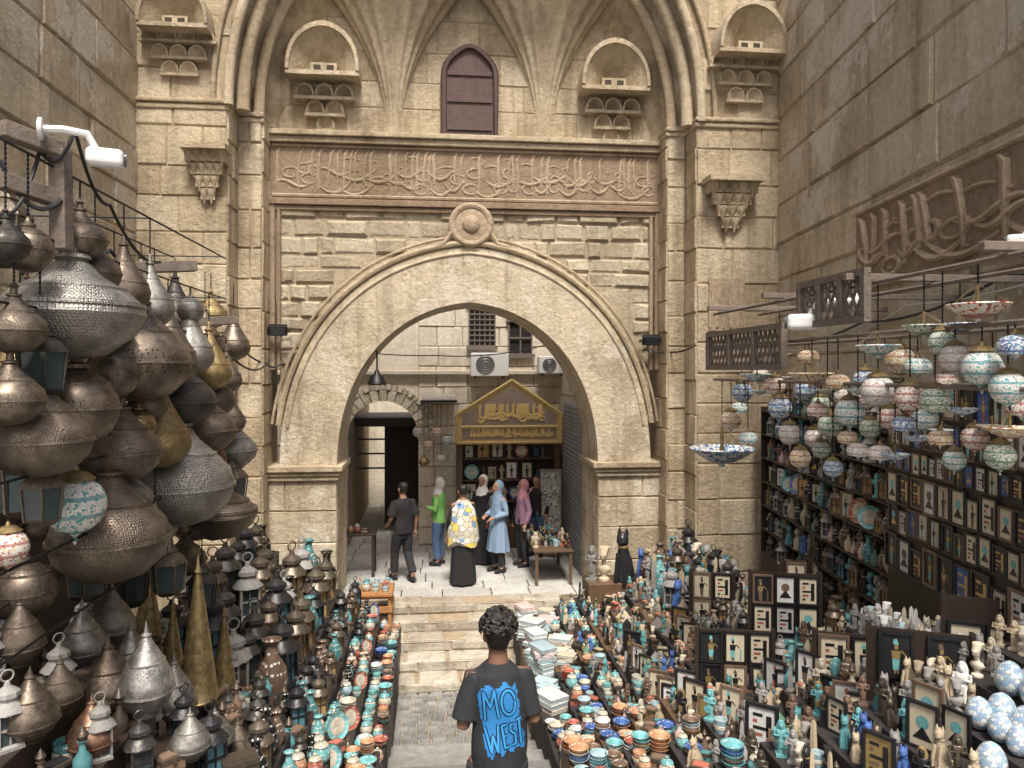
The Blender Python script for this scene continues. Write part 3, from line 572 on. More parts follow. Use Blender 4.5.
# ---------------------------------------------------------------- stepped stands
def T(y): return .7+max(0,(7.6-y)*.31)
def stand(side,j,x0,tw,rise,nt,y0,y1,mat):
    tz=T((y0+y1)/2);prof=[(x0,0),(x0,tz)]
    for i in range(nt):
        xx=x0+side*tw*(i+1);prof.append((xx,tz+rise*i));
        if i<nt-1: prof.append((xx,tz+rise*(i+1)))
    prof.append((x0+side*tw*nt,0));n=len(prof);mb=MB()
    mb.add([(x,y,z) for y in (y0+.004,y1-.004) for x,z in prof],[tuple(range(n)),tuple(range(n,2*n))[::-1]]+[(i,(i+1)%n,(i+1)%n+n,i+n) for i in range(n)])
    ob('display_stand',mb.mesh('display_stand',[mat],False),label='stepped %s display stand, %s from the gate on the %s'%('dark cloth' if 'cloth' in mat else 'wooden',ORD[j],'right' if side>0 else 'left'),cat='display stand',group='stepped stands of the two stalls');return tz
SEG=[(11.35-1.1*j-1.1,11.35-1.1*j) for j in range(7)]
# riser with pale figurines and the wall board come first so that the nearest frames and figures are all individuals
mb=MB();mb.box(3.42,4.05,4.83,5.88,2.2,2.46);bev(ob('display_box',mb.mesh('display_box',['cloth_dark'],False),label='low dark riser crowded with pale alabaster figurines on the right',cat='display box'),.02)
for r in range(5):
    fill(V((3.48+.125*r,5.84,2.46)),-Y,1.,['statue','cat','pyramid','obelisk','bust','statue'],'in %s row on dark riser at right'%ORD[r],-.9,'in pale stone on the dark riser',['white','cream','white'] if r>1 else ['white','pale blue','grey'],1.1,.001,.02)
bo=ro+ln*2.9+rn*.42
Mb=Matrix(((ln.x,rn.x,0,bo.x),(ln.y,rn.y,0,bo.y),(0,0,1,0),(0,0,0,1)))
mb=MB();mb.box(0,2.3,-.04,0,2.3,4.45,0,Mb);ob('picture_board',mb.mesh('picture_board',['wood_dark'],False),label='dark wall board hung with small framed papyrus pictures, far right',cat='board')
fa=math.atan2(ln.y,ln.x)+PI;z=2.72;r_=0
while z<4.2:
    rs_=[1.55,1.1,1.35,.9,1.2][r_%5];u=.02;lst=[]
    while u<2.2:
        s=rs_*R.choice([.82,1,1.,.92]);w_=.152*s;p=Mb@V((u+w_/2,.014,z+U(-.012,.02)));u+=w_+U(.003,.025)
        if seen(p,40): lst.append((p,s))
    for k_,(p,s) in enumerate(lst):
        c=R.choice(['black','brown','black','brown','black']);put('frame',c,p,fa,'%s frame, %s from near end, %s row up, on wall board'%(c,ORD[k_],ORD[r_]),s,'framed pictures on the wall board',R.choice(['cream','white','black','cream','cream','black','black','blue']))
    z+=.22*rs_+.022;r_+=1
def upright(px,py,d,w_,h_,yaw,label,where,s,pics=None):
    p=P(px,py,d);i=int((p.x-1.2)/.32);j=[q for q,(a,b_) in enumerate(SEG) if a<=p.y<b_];p.z=T(sum(SEG[j[0]])/2)+.12*i
    r=root('picture_stand',label,'picture stand',p,yaw);mb=MB();mb.box(-w_/2,w_/2,0,.03,-.3,h_);mb.box(-w_/2-.03,-w_/2,-.01,.05,-.3,h_+.02);mb.box(w_/2,w_/2+.03,-.01,.05,-.3,h_+.02);ob('back_board',mb.mesh('back_board',['wood_dark'],False),r)
    z=.01;rr=0
    while z+.22*s<=h_+.02:
        n=int(w_/(.152*s));st_=w_/n
        for k in range(n):
            q=V((-w_/2+st_*(k+.5),-.018,z));q.rotate(Matrix.Rotation(yaw,3,'Z'));c=R.choice(['black','brown']);put('frame',c,p+q,yaw,'%s frame, %s in %s row up on %s'%(c,ORD[k],ORD[rr],where),s,'framed pictures on upright boards',R.choice(pics or ['cream','white','black','cream','cream']))
        z+=.228*s;rr+=1
upright(735,742,6.9,.66,.62,-.25,'upright dark board of framed pictures, nearest the bowls','board nearest bowls',1.35)
upright(785,700,7.6,.66,.94,-.3,'upright dark board of framed pictures behind the nearest one','second board from bowls',1.35)
upright(822,612,9.0,.9,.36,-.3,'low upright board of pale pictures before the right cabinets','low board before cabinets',1.55,['cream','white'])
upright(712,640,9.2,.5,.66,-.3,'small upright board of framed pictures near the arch','small board near arch',1.45)
upright(850,742,5.9,.5,.36,-.35,'upright board of two framed pictures between the lowest figurines','board between lowest figurines',1.55)
upright(920,755,5.05,.6,.34,-.45,'small upright board of photographs beside the painted eggs','board beside eggs',1.45,['white','black','cream'])
upright(985,700,5.45,.5,.54,-.5,'tall upright board of cream pictures below the pale figurines','board below pale figurines',1.6,['cream'])
for j,(y0,y1) in list(enumerate(SEG))[::-1]:
    tz=stand(1,j,1.2,.32,.12,9,y0,y1,['cloth_dark','wood','cloth_dark'][j%3])
    for i in range(9):
        for row in (0,1):
            x=1.2+.32*i+(.09 if row==0 else .235);p0=V((x,y1-.02,tz+.12*i));s=1.0;stk=(1,5);jit=.035;spin=.5;cols=None;L=1.07
            if i==0:
                if j<3:
                    if row: continue
                    ks=['scarf'];s=1.45;x=1.36;p0.x=x;stk=(2,6)
                else: ks=['bowl','cup','bowl','jar'];s=1.15
            elif i==1: ks=(['scarf'] if row==0 else ['box','jar']) if j<2 else ['bowl','jar','cup','box','bowl'];s=1.1
            elif i==2: ks=['box','bottle','jar','cat'] if j<2 else ['jar','bowl','cat','cup','bottle','statue','box'];s=1.05
            elif i==3: ks=['statue','bust','cat','bottle','cup','obelisk'];s=1.1
            elif i<6: ks=['statue','cat','bust','bottle','pyramid','statue','camel','box','obelisk'];s=1.1
            else: ks=['statue','bottle','bust','lantern','cat','vase','obelisk'];s=1.15 if j>1 else 2.
            if row==1 and i in(3,5) and 2<=j<=5: ks=['frame','frame','statue'];s=1.35;spin=.3
            if j==5 and i>=7: continue
            wh='in %s row, %s tier, %s right stand'%('outer' if row==0 else 'inner',ORD[i],ORD[j])
            if j==6:
                lim={5:3.85,6:4.15,7:4.3}.get(i)
                if lim and not(i==5 and row==0):
                    fill(V((x,lim,tz+.12*i)),-Y,lim-y0,['egg'],wh,0,'in the bottom right corner',None,1.4,.004,.008,1.,40);L=y1-lim-.1
                if i>=6: ks=['statue','bust','cat'];cols=['white','cream','grey','sandy']
                elif i in (4,5): ks=['frame','statue','cat'];s=1.1
            if i==1 and row==1 and 'scarf' in ks: continue
            if i==1 and row==0 and ks==['scarf']: stk=(2,4);p0.x+=.06;s=1.3
            fill(p0,-Y,L,ks,wh,-.75,'on the right stall',cols,s,.003,jit,.99,24,stk,spin)
DK={**KC,'bottle':['brown','teal','bronze'],'box':['brown','black','bronze'],'vase':['brown','teal','black'],'cup':['teal','brown','cream']}
for j,(y0,y1) in list(enumerate(SEG))[::-1]:
    tz=stand(-1,j,-.5,.3,.2,7,y0,y1,['wood_dark','cloth_dark'][j%2])
    for i in range(7):
        for row in (0,1):
            x=-.5-.3*i-(.08 if row==0 else .22);p0=V((x,y1-.03,tz+.2*i));s=1.1;stk=(1,5);kc=None;pr=.97
            if i==0: ks=['bowl','jar','cup','bowl']
            elif i==1: ks=['jar','cup','bowl','plate','box'] if row==0 else ['jar','vase','bottle','lantern']
            elif i==2: ks=['bottle','lantern','box','lantern','vase'];s=1.5;kc=DK
            else:
                if row==1 and j<4: continue
                ks=['lantern','lantern','lantern','lantern','vase'];s=2.7;kc=DK;pr=.9;p0.x=-.5-.3*i-.15
            if i>=3 and j>=4: ks=['box','bottle','lantern','cup'];s=1.25;kc=DK;pr=.7;p0.x=x
            fill(p0,-Y,1.05,ks,'in %s row, %s tier, %s left stand'%('outer' if row==0 else 'inner',ORD[i],ORD[j]),.8,'on the left stall',kc,s,.01,.03,pr,24,stk,.5)
# ---------------------------------------------------------------- cabinet on the right
def cabinet(label,o,du,dn,L,z0,z1,n,kinds,where,face,dep=.28):
    r=root('shelf_cabinet',label,'cabinet',(o.x,o.y,0));mb=MB();M=Matrix(((du.x,dn.x,0,o.x),(du.y,dn.y,0,o.y),(0,0,1,0),(0,0,0,1)))
    mb.box(0,L,-dep,-dep+.03,0,z1+.05,0,M);mb.box(-.03,0,-dep,0,0,z1+.05,0,M);mb.box(L,L+.03,-dep,0,0,z1+.05,0,M);mb.box(0,L,-dep,0,0,z0-.02,0,M);wp('carcass',mb,['wood_dark'],r,False)
    for k in range(n):
        z=z0+(z1-z0)*k/(n-1);mb=MB();mb.box(.002,L-.002,-dep+.03,0,z-.018,z,0,M);wp('shelf',mb,['wood_dark'],r,False)
        fill(V((o.x,o.y,z))+du*.03-dn*.07,du,L-.06,kinds[k%len(kinds)],'on %s shelf up, %s'%(ORD[k],where),face,'in the right cabinets',None,1.3,.008,.02)
        fill(V((o.x,o.y,z))+du*.05-dn*.19,du,L-.08,['vase','bottle','statue','lantern'],'at back of %s shelf up, %s'%(ORD[k],where),face,'in the right cabinets',None,1.4,.02,.01,.7)
KK=[['lantern','bottle','box'],['statue','bust','cat','lantern'],['lantern','vase','bottle'],['frame','plate','vase','lantern'],['lantern','bottle','statue'],['lantern','vase','bust']]
co_=ro+ln*5.25+rn*.4
cabinet('long dark shelf cabinet along the right wall under the lamps',V((co_.x,co_.y,0)),ln,rn,3.9,1.9,4.0,7,KK,'long right cabinet',-PI/2-.12+.5)
# ---------------------------------------------------------------- lamps
LK={'onion':([(.0,-.78),(.25,-.76),(.6,-.64),(.9,-.34),(1,0),(.92,.3),(.66,.58),(.36,.86),(.18,1.12)],[(.18,1.12),(.24,1.14),(.24,1.19),(.12,1.23),(.1,1.42),(.17,1.46),(.1,1.52),(.05,1.6)]),
'teardrop':([(.0,-.85),(.3,-.82),(.7,-.62),(.95,-.3),(1,0),(.9,.35),(.66,.75),(.4,1.2),(.22,1.6),(.14,1.85)],[(.14,1.85),(.2,1.88),(.2,1.93),(.1,1.98),(.08,2.2),(.03,2.3)]),
'globe':([(.2,-.96),(.5,-.86),(.8,-.6),(.97,-.22),(1,0),(.95,.3),(.78,.62),(.5,.86),(.25,.97)],[(.25,.97),(.3,1.),(.3,1.1),(.15,1.16),(.1,1.35),(.04,1.42)]),
'bowl':([(0,-.66),(.45,-.58),(.85,-.28),(1,.02),(.97,.16),(.75,.38),(.4,.6),(.2,.82)],[(.2,.82),(.26,.85),(.24,.9),(.1,.95),(.09,1.15),(.04,1.2)]),
'drop':([(.5,0),(.52,.05),(.45,.1),(.75,.35),(1,.85),(.96,1.25),(.66,1.85),(.32,2.4),(.14,2.75)],[(.14,2.75),(.2,2.78),(.1,2.86),(.06,3.1),(0,3.3)]),
'cone':([(1.,0),(1.05,.1),(1.,.15),(.85,1.3),(.6,3.),(.3,5.),(.14,6.)],[(.14,6.),(.22,6.05),(.12,6.25),(.06,6.7),(0,6.9)]),
'dish':([(0,-.5),(.08,-.48),(.1,-.38),(.45,-.28),(.85,-.05),(1,.1),(1.04,.11),(1.02,.15),(.95,.12),(.45,-.1),(.1,-.16),(.1,-.1)],[(.1,-.12),(.06,.0),(.09,.1),(.04,.3),(.07,.4),(.03,.85)]),
'shade':([(.85,-.5),(.88,-.48),(1,-.1),(.9,.3),(.6,.55),(.25,.65)],[(.25,.65),(.3,.7),(.14,.8),(.1,1.),(.04,1.05)]),
'hanging lantern':None}
TOP={'onion':1.6,'teardrop':2.3,'globe':1.42,'bowl':1.2,'dish':.85,'shade':1.05,'hanging lantern':2.35}
b=MB();b.tube([(0,0,0),(0,0,1)],.004,5)
for k in range(14): b.ball((0,0,(k+.5)/14),.007,.007,.022,5)
CHAIN=b.mesh('chain',['black_metal'])
def lamp(kind,mat,pos,r,label,group,ztop=None,name='hanging_lamp'):
    o=root(name,label,'lamp',pos,U(0,6),group);va=1 if kind in('onion','teardrop','bowl') and R.random()<.6 else R.randrange(2)
    if kind in('cone','drop'): va=0 if kind=='cone' or R.random()<.7 else 1
    if kind=='hanging lantern':
        k=('hl',mat)
        if k not in CACHE:
            b=MB();n=6
            b.lathe([(.35,-1.3),(.6,-1.2),(.8,-1.),(.85,-.95)],n)
            for a in range(n): t=2*PI*a/n;b.tube([(.8*math.cos(t),.8*math.sin(t),-1.),(.95*math.cos(t),.95*math.sin(t),.5)],.05,5)
            b.lathe([(1.02,.5),(1.,.58),(.75,.9),(.5,1.1)],n);b2=MB();b2.lathe([(.74,-.98),(.88,.5)],n);b3=MB();b3.lathe([(.5,1.1),(.55,1.15),(.3,1.5),(.12,1.8),(.16,1.9),(.05,2.35)],n)
            CACHE[k]=(b.mesh('lantern_frame',['e_'+mat]),b2.mesh('glass',['glass_dark' if mat!='brass' else 'glass_amber']),b3.mesh('cap',['e_'+mat]))
        ms=CACHE[k]
    else:
        k=('lp',kind,mat,va)
        if k not in CACHE:
            a,c=LK[kind];mm=('m_'+mat) if mat in MO else ('p_','e_')[va]+mat
            b=MB();b.lathe(a,28);b2=MB();b2.lathe(c,14)
            if kind=='dish' :
                for q in range(3):
                    t=2*PI*q/3;b2.tube([(.98*math.cos(t),.98*math.sin(t),.13),(.03,0,.85)],.012,4)
            if mat in MO and kind in('globe','shade'): b.lathe([(.0,-1.4),(.08,-1.25),(.05,-1.1),(.25,-.95)] if kind=='globe' else [(.0,-.9),(.1,-.7),(.4,-.5),(.8,-.45)],16)
            if mat in MO and kind=='globe': b2.lathe([(.28,1.0),(.62,.86),(.66,.9),(.4,1.12),(.2,1.2)],18)
            if mat not in MO and kind!='cone':
                for z0,rr in ((a[len(a)//2][1],a[len(a)//2][0]),(a[-3][1],a[-3][0])): b.lathe([(rr*.97,z0-.045),(rr*1.03,z0-.03),(rr*1.02,z0+.03),(rr*.93,z0+.045)],28)
            CACHE[k]=(b.mesh('lamp_body',[mm]),b2.mesh('lamp_cap',['e_brass' if mat in MO else 'e_'+mat]))
        ms=CACHE[k]
    for n_,me in zip(('body','cap') if len(ms)==2 else ('frame','glass','cap'),ms): ob(n_,me,o,sc=r)
    if ztop:
        zt_=TOP[kind]*r;ln_=max(.03,ztop-pos.z-zt_);ob('chain',CHAIN,o,(0,0,zt_),0,(1,1,ln_))
    return o
def lampset(L,planes,rails,where,group,grow,extra,nx):
    rec=[];pos=[]
    def free(p,r,k): return all((p-q).length>(r+s)*k for q,s in pos)
    for q in L:
        px,py,wd,kind,mat=q[:5];pl=q[5] if len(q)>5 else 0
        d=dX(px,planes[pl]);p=P(px,py,d);r0=wd/2/F*d*min(1,grow);r=r0*max(1,grow) if mat not in MO or grow<1.2 else r0
        while r>r0 and not free(p,r,.85): r*=.95
        rec.append((pl,px,p,r,kind,mat));pos.append((p,r))
    for _ in range(nx*12):
        if nx<=0: break
        pl=R.choice([1,1,0]);px,py,wd,kind,mat=extra();d=dX(px,planes[pl]);p=P(px,py,d);r=wd/2/F*d
        if free(p,r,.8): rec.append((pl,px,p,r,kind,mat));pos.append((p,r));nx-=1
    out=[]
    for pl,px,p,r,kind,mat in rec:
        tp=p.z+TOP[kind]*r;ra=[i for i,z in enumerate(rails) if z>tp+.02];out.append((pl,max(ra) if ra else 0,px,p,r,kind,mat))
    out.sort(key=lambda a:(a[0],a[1],a[2]));cnt={}
    for pl,i,px,p,r,kind,mat in out:
        k=cnt[pl,i]=cnt.get((pl,i),-1)+1
        lamp(kind,mat,p,r,'%s %s, %s from left on %s %s rail of %s'%(mat,{'hanging lantern':'glass-sided hanging lantern','dish':'dish chandelier','shade':'bell lamp'}.get(kind,kind+'-shaped lamp'),ORD[k],'front' if pl==0 else 'rear',ORD[i],where),group,max(rails[i],p.z+TOP[kind]*r+.03))
def rack(label,planes,rails,y0,y1,mat,tw,posts):
    r=root('lamp_rack',label,'rack',(planes[0],(y0+y1)/2,0))
    for x in planes:
        for z in rails:
            mb=MB();mb.tube([(x,y0,z),(x,y1,z)],tw/2,6);wp('rail',mb,[mat],r)
    for x,y,z0 in posts:
        mb=MB();mb.tube([(x,y,z0),(x,y,rails[0])],tw*.8,6)
        for z in rails: mb.tube([(x,y,z),(planes[0],y,z)],tw*.4,5)
        wp('post',mb,[mat],r)
LR=[5.62,5.25,4.9,4.5,4.1,3.7,3.3];LPL=(-1.9,-2.35)
rack('thin iron rack of hanging metal lamps along the left stall',LPL,LR,2.9,7.0,'black_metal',.014,[(-2.7,y,1.2) for y in (3.0,5.2,6.9)])
pw,dk,br,bi,cp,si='pewter','dark bronze','brass','black iron','copper','silver'
wt,rw,bm_,am,gm,pe='white and turquoise mosaic','red and white mosaic','blue mosaic','amber mosaic','green mosaic','pearl white mosaic'
LL=[(72,316,104,'bowl',pw),(138,362,78,'onion',dk),(76,408,68,'globe',dk),(40,440,82,'onion',dk),(180,485,80,'onion',pw),(110,538,86,'onion',dk),(80,240,46,'onion',dk),(95,274,52,'onion',dk),(124,292,38,'teardrop',dk),(112,374,54,'globe',dk),(122,452,58,'onion',dk),(75,505,58,'globe',wt),(8,548,38,'globe',rw),
(160,442,46,'teardrop',br),(184,402,48,'onion',bi),(205,430,46,'onion',dk),(150,308,36,'teardrop',pw),(168,362,44,'teardrop',dk),(190,355,36,'teardrop',pw),(209,372,34,'teardrop',br),(216,400,28,'globe',dk),(226,380,24,'teardrop',dk),(236,450,32,'onion',pw),(211,460,32,'globe',cp),(220,515,56,'bowl',dk),
(14,330,46,'onion',dk),(10,400,50,'onion',dk),(40,365,46,'hanging lantern',bi),(168,572,28,'hanging lantern',dk),(202,590,24,'hanging lantern',bi),(28,250,36,'globe',dk),(110,318,36,'teardrop',pw),(228,422,26,'teardrop',dk),(148,405,40,'teardrop',dk),(132,498,42,'onion',pw),(232,485,24,'hanging lantern',dk),
(20,480,46,'hanging lantern',dk,1),(150,520,44,'globe',dk,1),(195,520,40,'onion',dk,1),(60,460,44,'onion',bi,1),(90,350,44,'onion',dk,1),(130,410,44,'onion',dk,1),(175,320,34,'teardrop',bi,1),(50,290,44,'onion',dk,1),(160,480,34,'globe',bi,1),(200,400,34,'teardrop',bi,1),(25,590,44,'globe',dk,1),(130,580,32,'hanging lantern',bi,1),(185,560,32,'onion',dk,1),(90,570,36,'hanging lantern',dk,1),(205,340,24,'teardrop',dk,1),(218,440,24,'teardrop',bi,1)]
def lex():
    px=U(0,235);f=px/235;return px,U(225+100*f,560-20*f),U(38,60)*(1-.45*f),R.choice(['onion','teardrop','teardrop','onion','globe','hanging lantern']),R.choice([pw,dk,dk,bi,dk,dk,pw,bi,dk,br])
lampset(LL,LPL,LR,'left rack','metal lamps hanging at the left stall',1.3,lex,46)
mb=MB();mb.box(-3.1,-3.04,2.4,7.4,0,5.0);ob('stall_partition',mb.mesh('stall_partition',['wood_dark'],False),label='dark timber partition behind the hanging lamps of the left stall',cat='partition')
def tierz_left(x,y):
    i=int(max(0,min(6,(-.5-x)/.3)));j=[q for q,(a,b_) in enumerate(SEG) if a<=y<b_];yy=sum(SEG[j[0]])/2 if j else y
    return T(yy)+.2*i
SLM=[(48,636,50,94,'drop',dk),(76,612,42,80,'drop',dk),(82,668,46,70,'drop',si),(112,646,44,66,'drop',pw),(131,692,42,74,'drop',pw),(108,712,60,76,'drop',dk),(146,748,54,94,'drop',si),(174,724,44,72,'drop',pw),(148,645,28,100,'cone',br),(173,690,26,94,'cone',br),(198,706,38,146,'cone',br),(224,692,24,88,'cone',br),(128,620,22,84,'cone',br),(215,752,38,46,'drop',pw),(60,722,40,60,'drop',dk),(190,762,40,52,'drop',pw),(238,764,32,48,'drop',dk),(20,700,46,72,'drop',dk),(30,757,54,74,'drop',dk),(92,757,48,64,'drop',cp)]
for n_,(px,py,wd,hp,kind,mat) in enumerate(SLM):
    best=None
    for d in [3.2+.02*i for i in range(240)]:
        p=P(px,py,d)
        if p.x<-.5 and p.z<=tierz_left(p.x,p.y): best=(p,d);break
    if not best: continue
    p,d=best;p.z=tierz_left(p.x,p.y);r=wd/2/F*d
    o=lamp(kind,mat,p,r,'%s %s lamp standing %s from left on the left stall tiers'%(mat,'teardrop' if kind=='drop' else 'tall spiked cone',ORD[sorted(q[0] for q in SLM).index(px)]),'standing metal lamps at the left stall',None,'standing_lamp')
    zz=hp/F*d/(r*(3.3 if kind=='drop' else 6.9))
    for c_ in o.children: c_.scale=(r,r,r*zz)
RR=[5.2,4.85,4.5];RPL=(3.0,3.5)
rack('timber rail rack of mosaic lamps over the right stall',RPL,RR,3.0,7.7,'wood_grey',.03,[])
RLs=[(978,308,66,'dish',rw),(982,368,44,'globe',wt),(924,328,46,'dish',gm),(878,348,48,'dish',wt),(878,391,38,'globe',pe),(910,398,34,'globe',rw),(955,358,34,'globe',pe),(812,376,52,'dish',am),(850,412,34,'globe',wt),(780,408,27,'globe',bm_),(790,434,26,'globe',pe),(757,376,36,'dish',wt),(742,392,24,'globe',bm_),(731,420,24,'globe',am),(1008,388,40,'globe',wt),(1010,430,54,'dish',am),(962,410,34,'dish',bm_),(880,453,28,'shade',pe),(858,450,26,'shade',pe),(905,424,30,'shade',bm_),(818,410,26,'shade',rw),(722,452,72,'dish',bm_),(748,438,22,'shade',wt),(935,400,34,'globe',gm),(775,386,24,'globe',rw),(838,382,28,'shade',am),(1015,346,40,'shade',bm_),(800,458,24,'globe',am),(833,468,22,'globe',bm_),(940,438,28,'shade',am),
(960,326,42,'dish',bm_,1),(900,361,34,'globe',am,1),(1000,456,34,'globe',gm,1),(830,426,28,'globe',gm,1),(865,381,28,'globe',bm_,1),(925,418,30,'globe',wt,1),(805,391,26,'globe',bm_,1),(890,418,28,'globe',rw,1),(975,438,30,'globe',rw,1),(845,396,26,'shade',pe,1),(815,438,24,'globe',pe,1),(945,381,28,'shade',rw,1),(870,428,24,'globe',gm,1)]
def rex():
    px=U(735,1023);f=(px-735)/290;return px,U(360-45*f,445+20*f),U(16,21)*(1+.5*f),R.choice(['globe','dish','dish','shade']),R.choice([wt,rw,pe,am,gm,pe,bm_,wt])
lampset(RLs,RPL,RR,'right rack','mosaic lamps hanging at the right stall',.86,rex,24)
# timber arms, trellis panels
def beam(p,q,w,name,label,mat='wood_grey'):
    p,q=V(p),V(q);r=(q-p);M=Matrix.Translation(p)@r.to_track_quat('Z','Y').to_matrix().to_4x4();mb=MB();mb.box(-w/2,w/2,-w/2,w/2,0,r.length,0,M)
    return bev(ob(name,mb.mesh(name,[mat],False),label=label,cat='beam'),.006)
for n_,(y,z) in enumerate(((3.6,5.25),(4.9,5.25),(6.2,5.25),(7.5,5.25))): beam((2.85,y,z),(4.45+.13*(y-4),y,z),.05,'timber_beam','grey timber arm from right wall to lamp rack, %s from the viewer'%ORD[n_])
def trellis(x,y0,y1,z0,z1,label):
    r=root('trellis_panel',label,'trellis',(x,(y0+y1)/2,z0));mb=MB();L=y1-y0;H=z1-z0
    for z in (z0,z1-.05): mb.box(x-.025,x+.025,y0,y1,z,z+.05)
    for k in range(4): y=y0+(L-.05)*k/3;mb.box(x-.027,x+.027,y,y+.05,z0+.051,z1-.051)
    wp('frame',mb,['wood_grey'],r,False);mb=MB();n=int(L/.09)
    for k in range(n):
        a=y0+L*k/n;b_=min(y1,a+H*.5)
        mb.tube([(x,a,z0+.03),(x,b_,z1-.03)],.011,4);mb.tube([(x+.012,a,z1-.03),(x+.012,b_,z0+.03)],.011,4)
    wp('lattice',mb,['wood_grey'],r)
trellis(2.93,5.95,7.7,4.6,5.0,'long grey wooden trellis panel hung at the far end of right rack');trellis(2.93,4.75,5.7,4.93,5.3,'short grey wooden trellis panel high over the right lamps')
for n_,(a,b_) in enumerate((((60,150,3.75),(0,128,3.5)),((128,268,5.3),(196,266,5.6)),((190,322,6.9),(238,320,7.1)),((60,150,3.75),(62,250,3.75)),((60,200,3.75),(0,180,3.5)))):
    beam(P(*a),P(*b_),.08,'timber_beam','weathered timber bracket %s'%['uppermost at far left above lamps','in middle above the left lamps','smallest, nearest the arch on the left','upright at upper left corner','lower arm at upper left corner'][n_])
# ---------------------------------------------------------------- cameras, floodlights, cables
def cctv(p,rz,label,s=1.):
    r=root('security_camera',label,'camera',p,rz);r.scale=(s,s,s)
    mb=MB();mb.box(-.05,.05,-.09,.1,-.05,.05);bev(ob('housing',mb.mesh('housing',['white_plastic'],False),r),.03,4)
    mb=MB();mb.lathe([(0,0),(.04,0),(.04,.01),(.0,.012)],16,0,Matrix.Translation((0,-.092,0))@Matrix.Rotation(PI/2,4,'X'));ob('lens',mb.mesh('lens',['glass_dark']),r)
    mb=MB();mb.tube([(0,.05,.04),(0,.09,.12),(0,.2,.13),(0,.3,.12)],.022,8);mb.lathe([(0,0),(.06,0),(.06,.02),(0,.03)],14,0,Matrix.Translation((0,.3,.12))@Matrix.Rotation(-PI/2,4,'X'));ob('arm',mb.mesh('arm',['white_plastic']),r)
cctv(P(106,158,3.7),1.9,'white security camera on timber bracket at upper left',.9);cctv(P(802,322,5.8),-2.0,'white security camera above the right trellis panel',1.25);cctv(P(1018,240,4.6),-2.2,'white security camera at the right edge near inscription',.7)
def flood(px,py,label,s):
    d=dY(px,11.75);q=P(px,py,d);r=root('floodlight',label,'floodlight',q);mb=MB();mb.box(-.14,.14,-.05,.05,-.08,.08,0,Matrix.Rotation(.5,4,'X'));bev(ob('housing',mb.mesh('housing',['black_metal'],False),r),.01)
    mb=MB();mb.box(-.12,.12,-.056,-.052,-.065,.065,0,Matrix.Rotation(.5,4,'X'));ob('glass',mb.mesh('glass',['glass_dark'],False),r);mb=MB();mb.tube([(-.16,0,0),(-.16,.15,-.02),(.16,.15,-.02),(.16,0,0)],.012,5);mb.tube([(0,.15,-.02),(0,.3,-.02)],.02,6);ob('bracket',mb.mesh('bracket',['black_metal']),r)
flood(278,330,'black floodlight on the stone left of the arch',1);flood(651,340,'black floodlight on the stone right of the arch',1)
q=P(377,380,11.9);hl=root('street_lamp','black hooded lamp hanging inside the arch at left','lamp',q)
mb=MB();mb.lathe([(.13,-.08),(.15,-.06),(.11,.05),(.05,.1),(.03,.16)],16);ob('shade',mb.mesh('shade',['black_metal']),hl)
mb=MB();mb.tube([(0,0,.15),(0,0,.45),(-.1,0,.6),(-.42,0,.66)],.014,6);ob('arm',mb.mesh('arm',['black_metal']),hl)
def cable(pts,label,r=.012,mat='cable',sag=.1):
    mb=MB();out=[]
    for a,b_ in zip(pts,pts[1:]):
        for k in range(10):
            t=k/10;p=V(a).lerp(V(b_),t);p.z-=sag*4*t*(1-t);out.append(p)
    out.append(V(pts[-1]));mb.tube(out,r,6);ob('cable',mb.mesh('cable',[mat]),label=label,cat='cable')
def W(t,z,o=.08): return ro+ln*t+rn*o+Z*z
cable([W(9.3,5.05),W(6.5,5.15),W(4,5.35),W(1.5,5.5)],'black cable looping along the right wall below the inscription',.014);cable([W(9.3,4.9),W(5.5,5.25),W(1.5,5.6)],'second sagging cable, pale, along the right wall',.01,'cable_pale',.15)
cable([(3.9,10.9,4.95),(3.72,11.6,4.9),(CX+2.95,11.8,4.95)],'short black cable crossing the right pier to the floodlight',.014,sag=.04);cable([(-2.9,10.95,5.1),(-2.55,11.6,4.7),(CX-2.9,11.8,4.75)],'short black cable crossing the left pier to floodlight',.014,sag=.08)
cable([P(0,160,3.5),P(60,200,3.7),P(110,250,4.6),P(235,360,7.0),P(270,360,10.9)],'long black cable strung along the left lamp rack',.012,sag=.12)
cable([P(0,215,3.4),P(40,150,3.7),P(75,130,3.7),P(110,205,4.2),P(160,262,5.3)],'black cable looped around the upper left timber bracket',.01,sag=.1)
cable([(-3.2,15.8,5.3),(0,15.3,4.9),(2.6,15.2,5.2)],'thin black wire strung across the alley beyond the arch',.012,sag=.12)
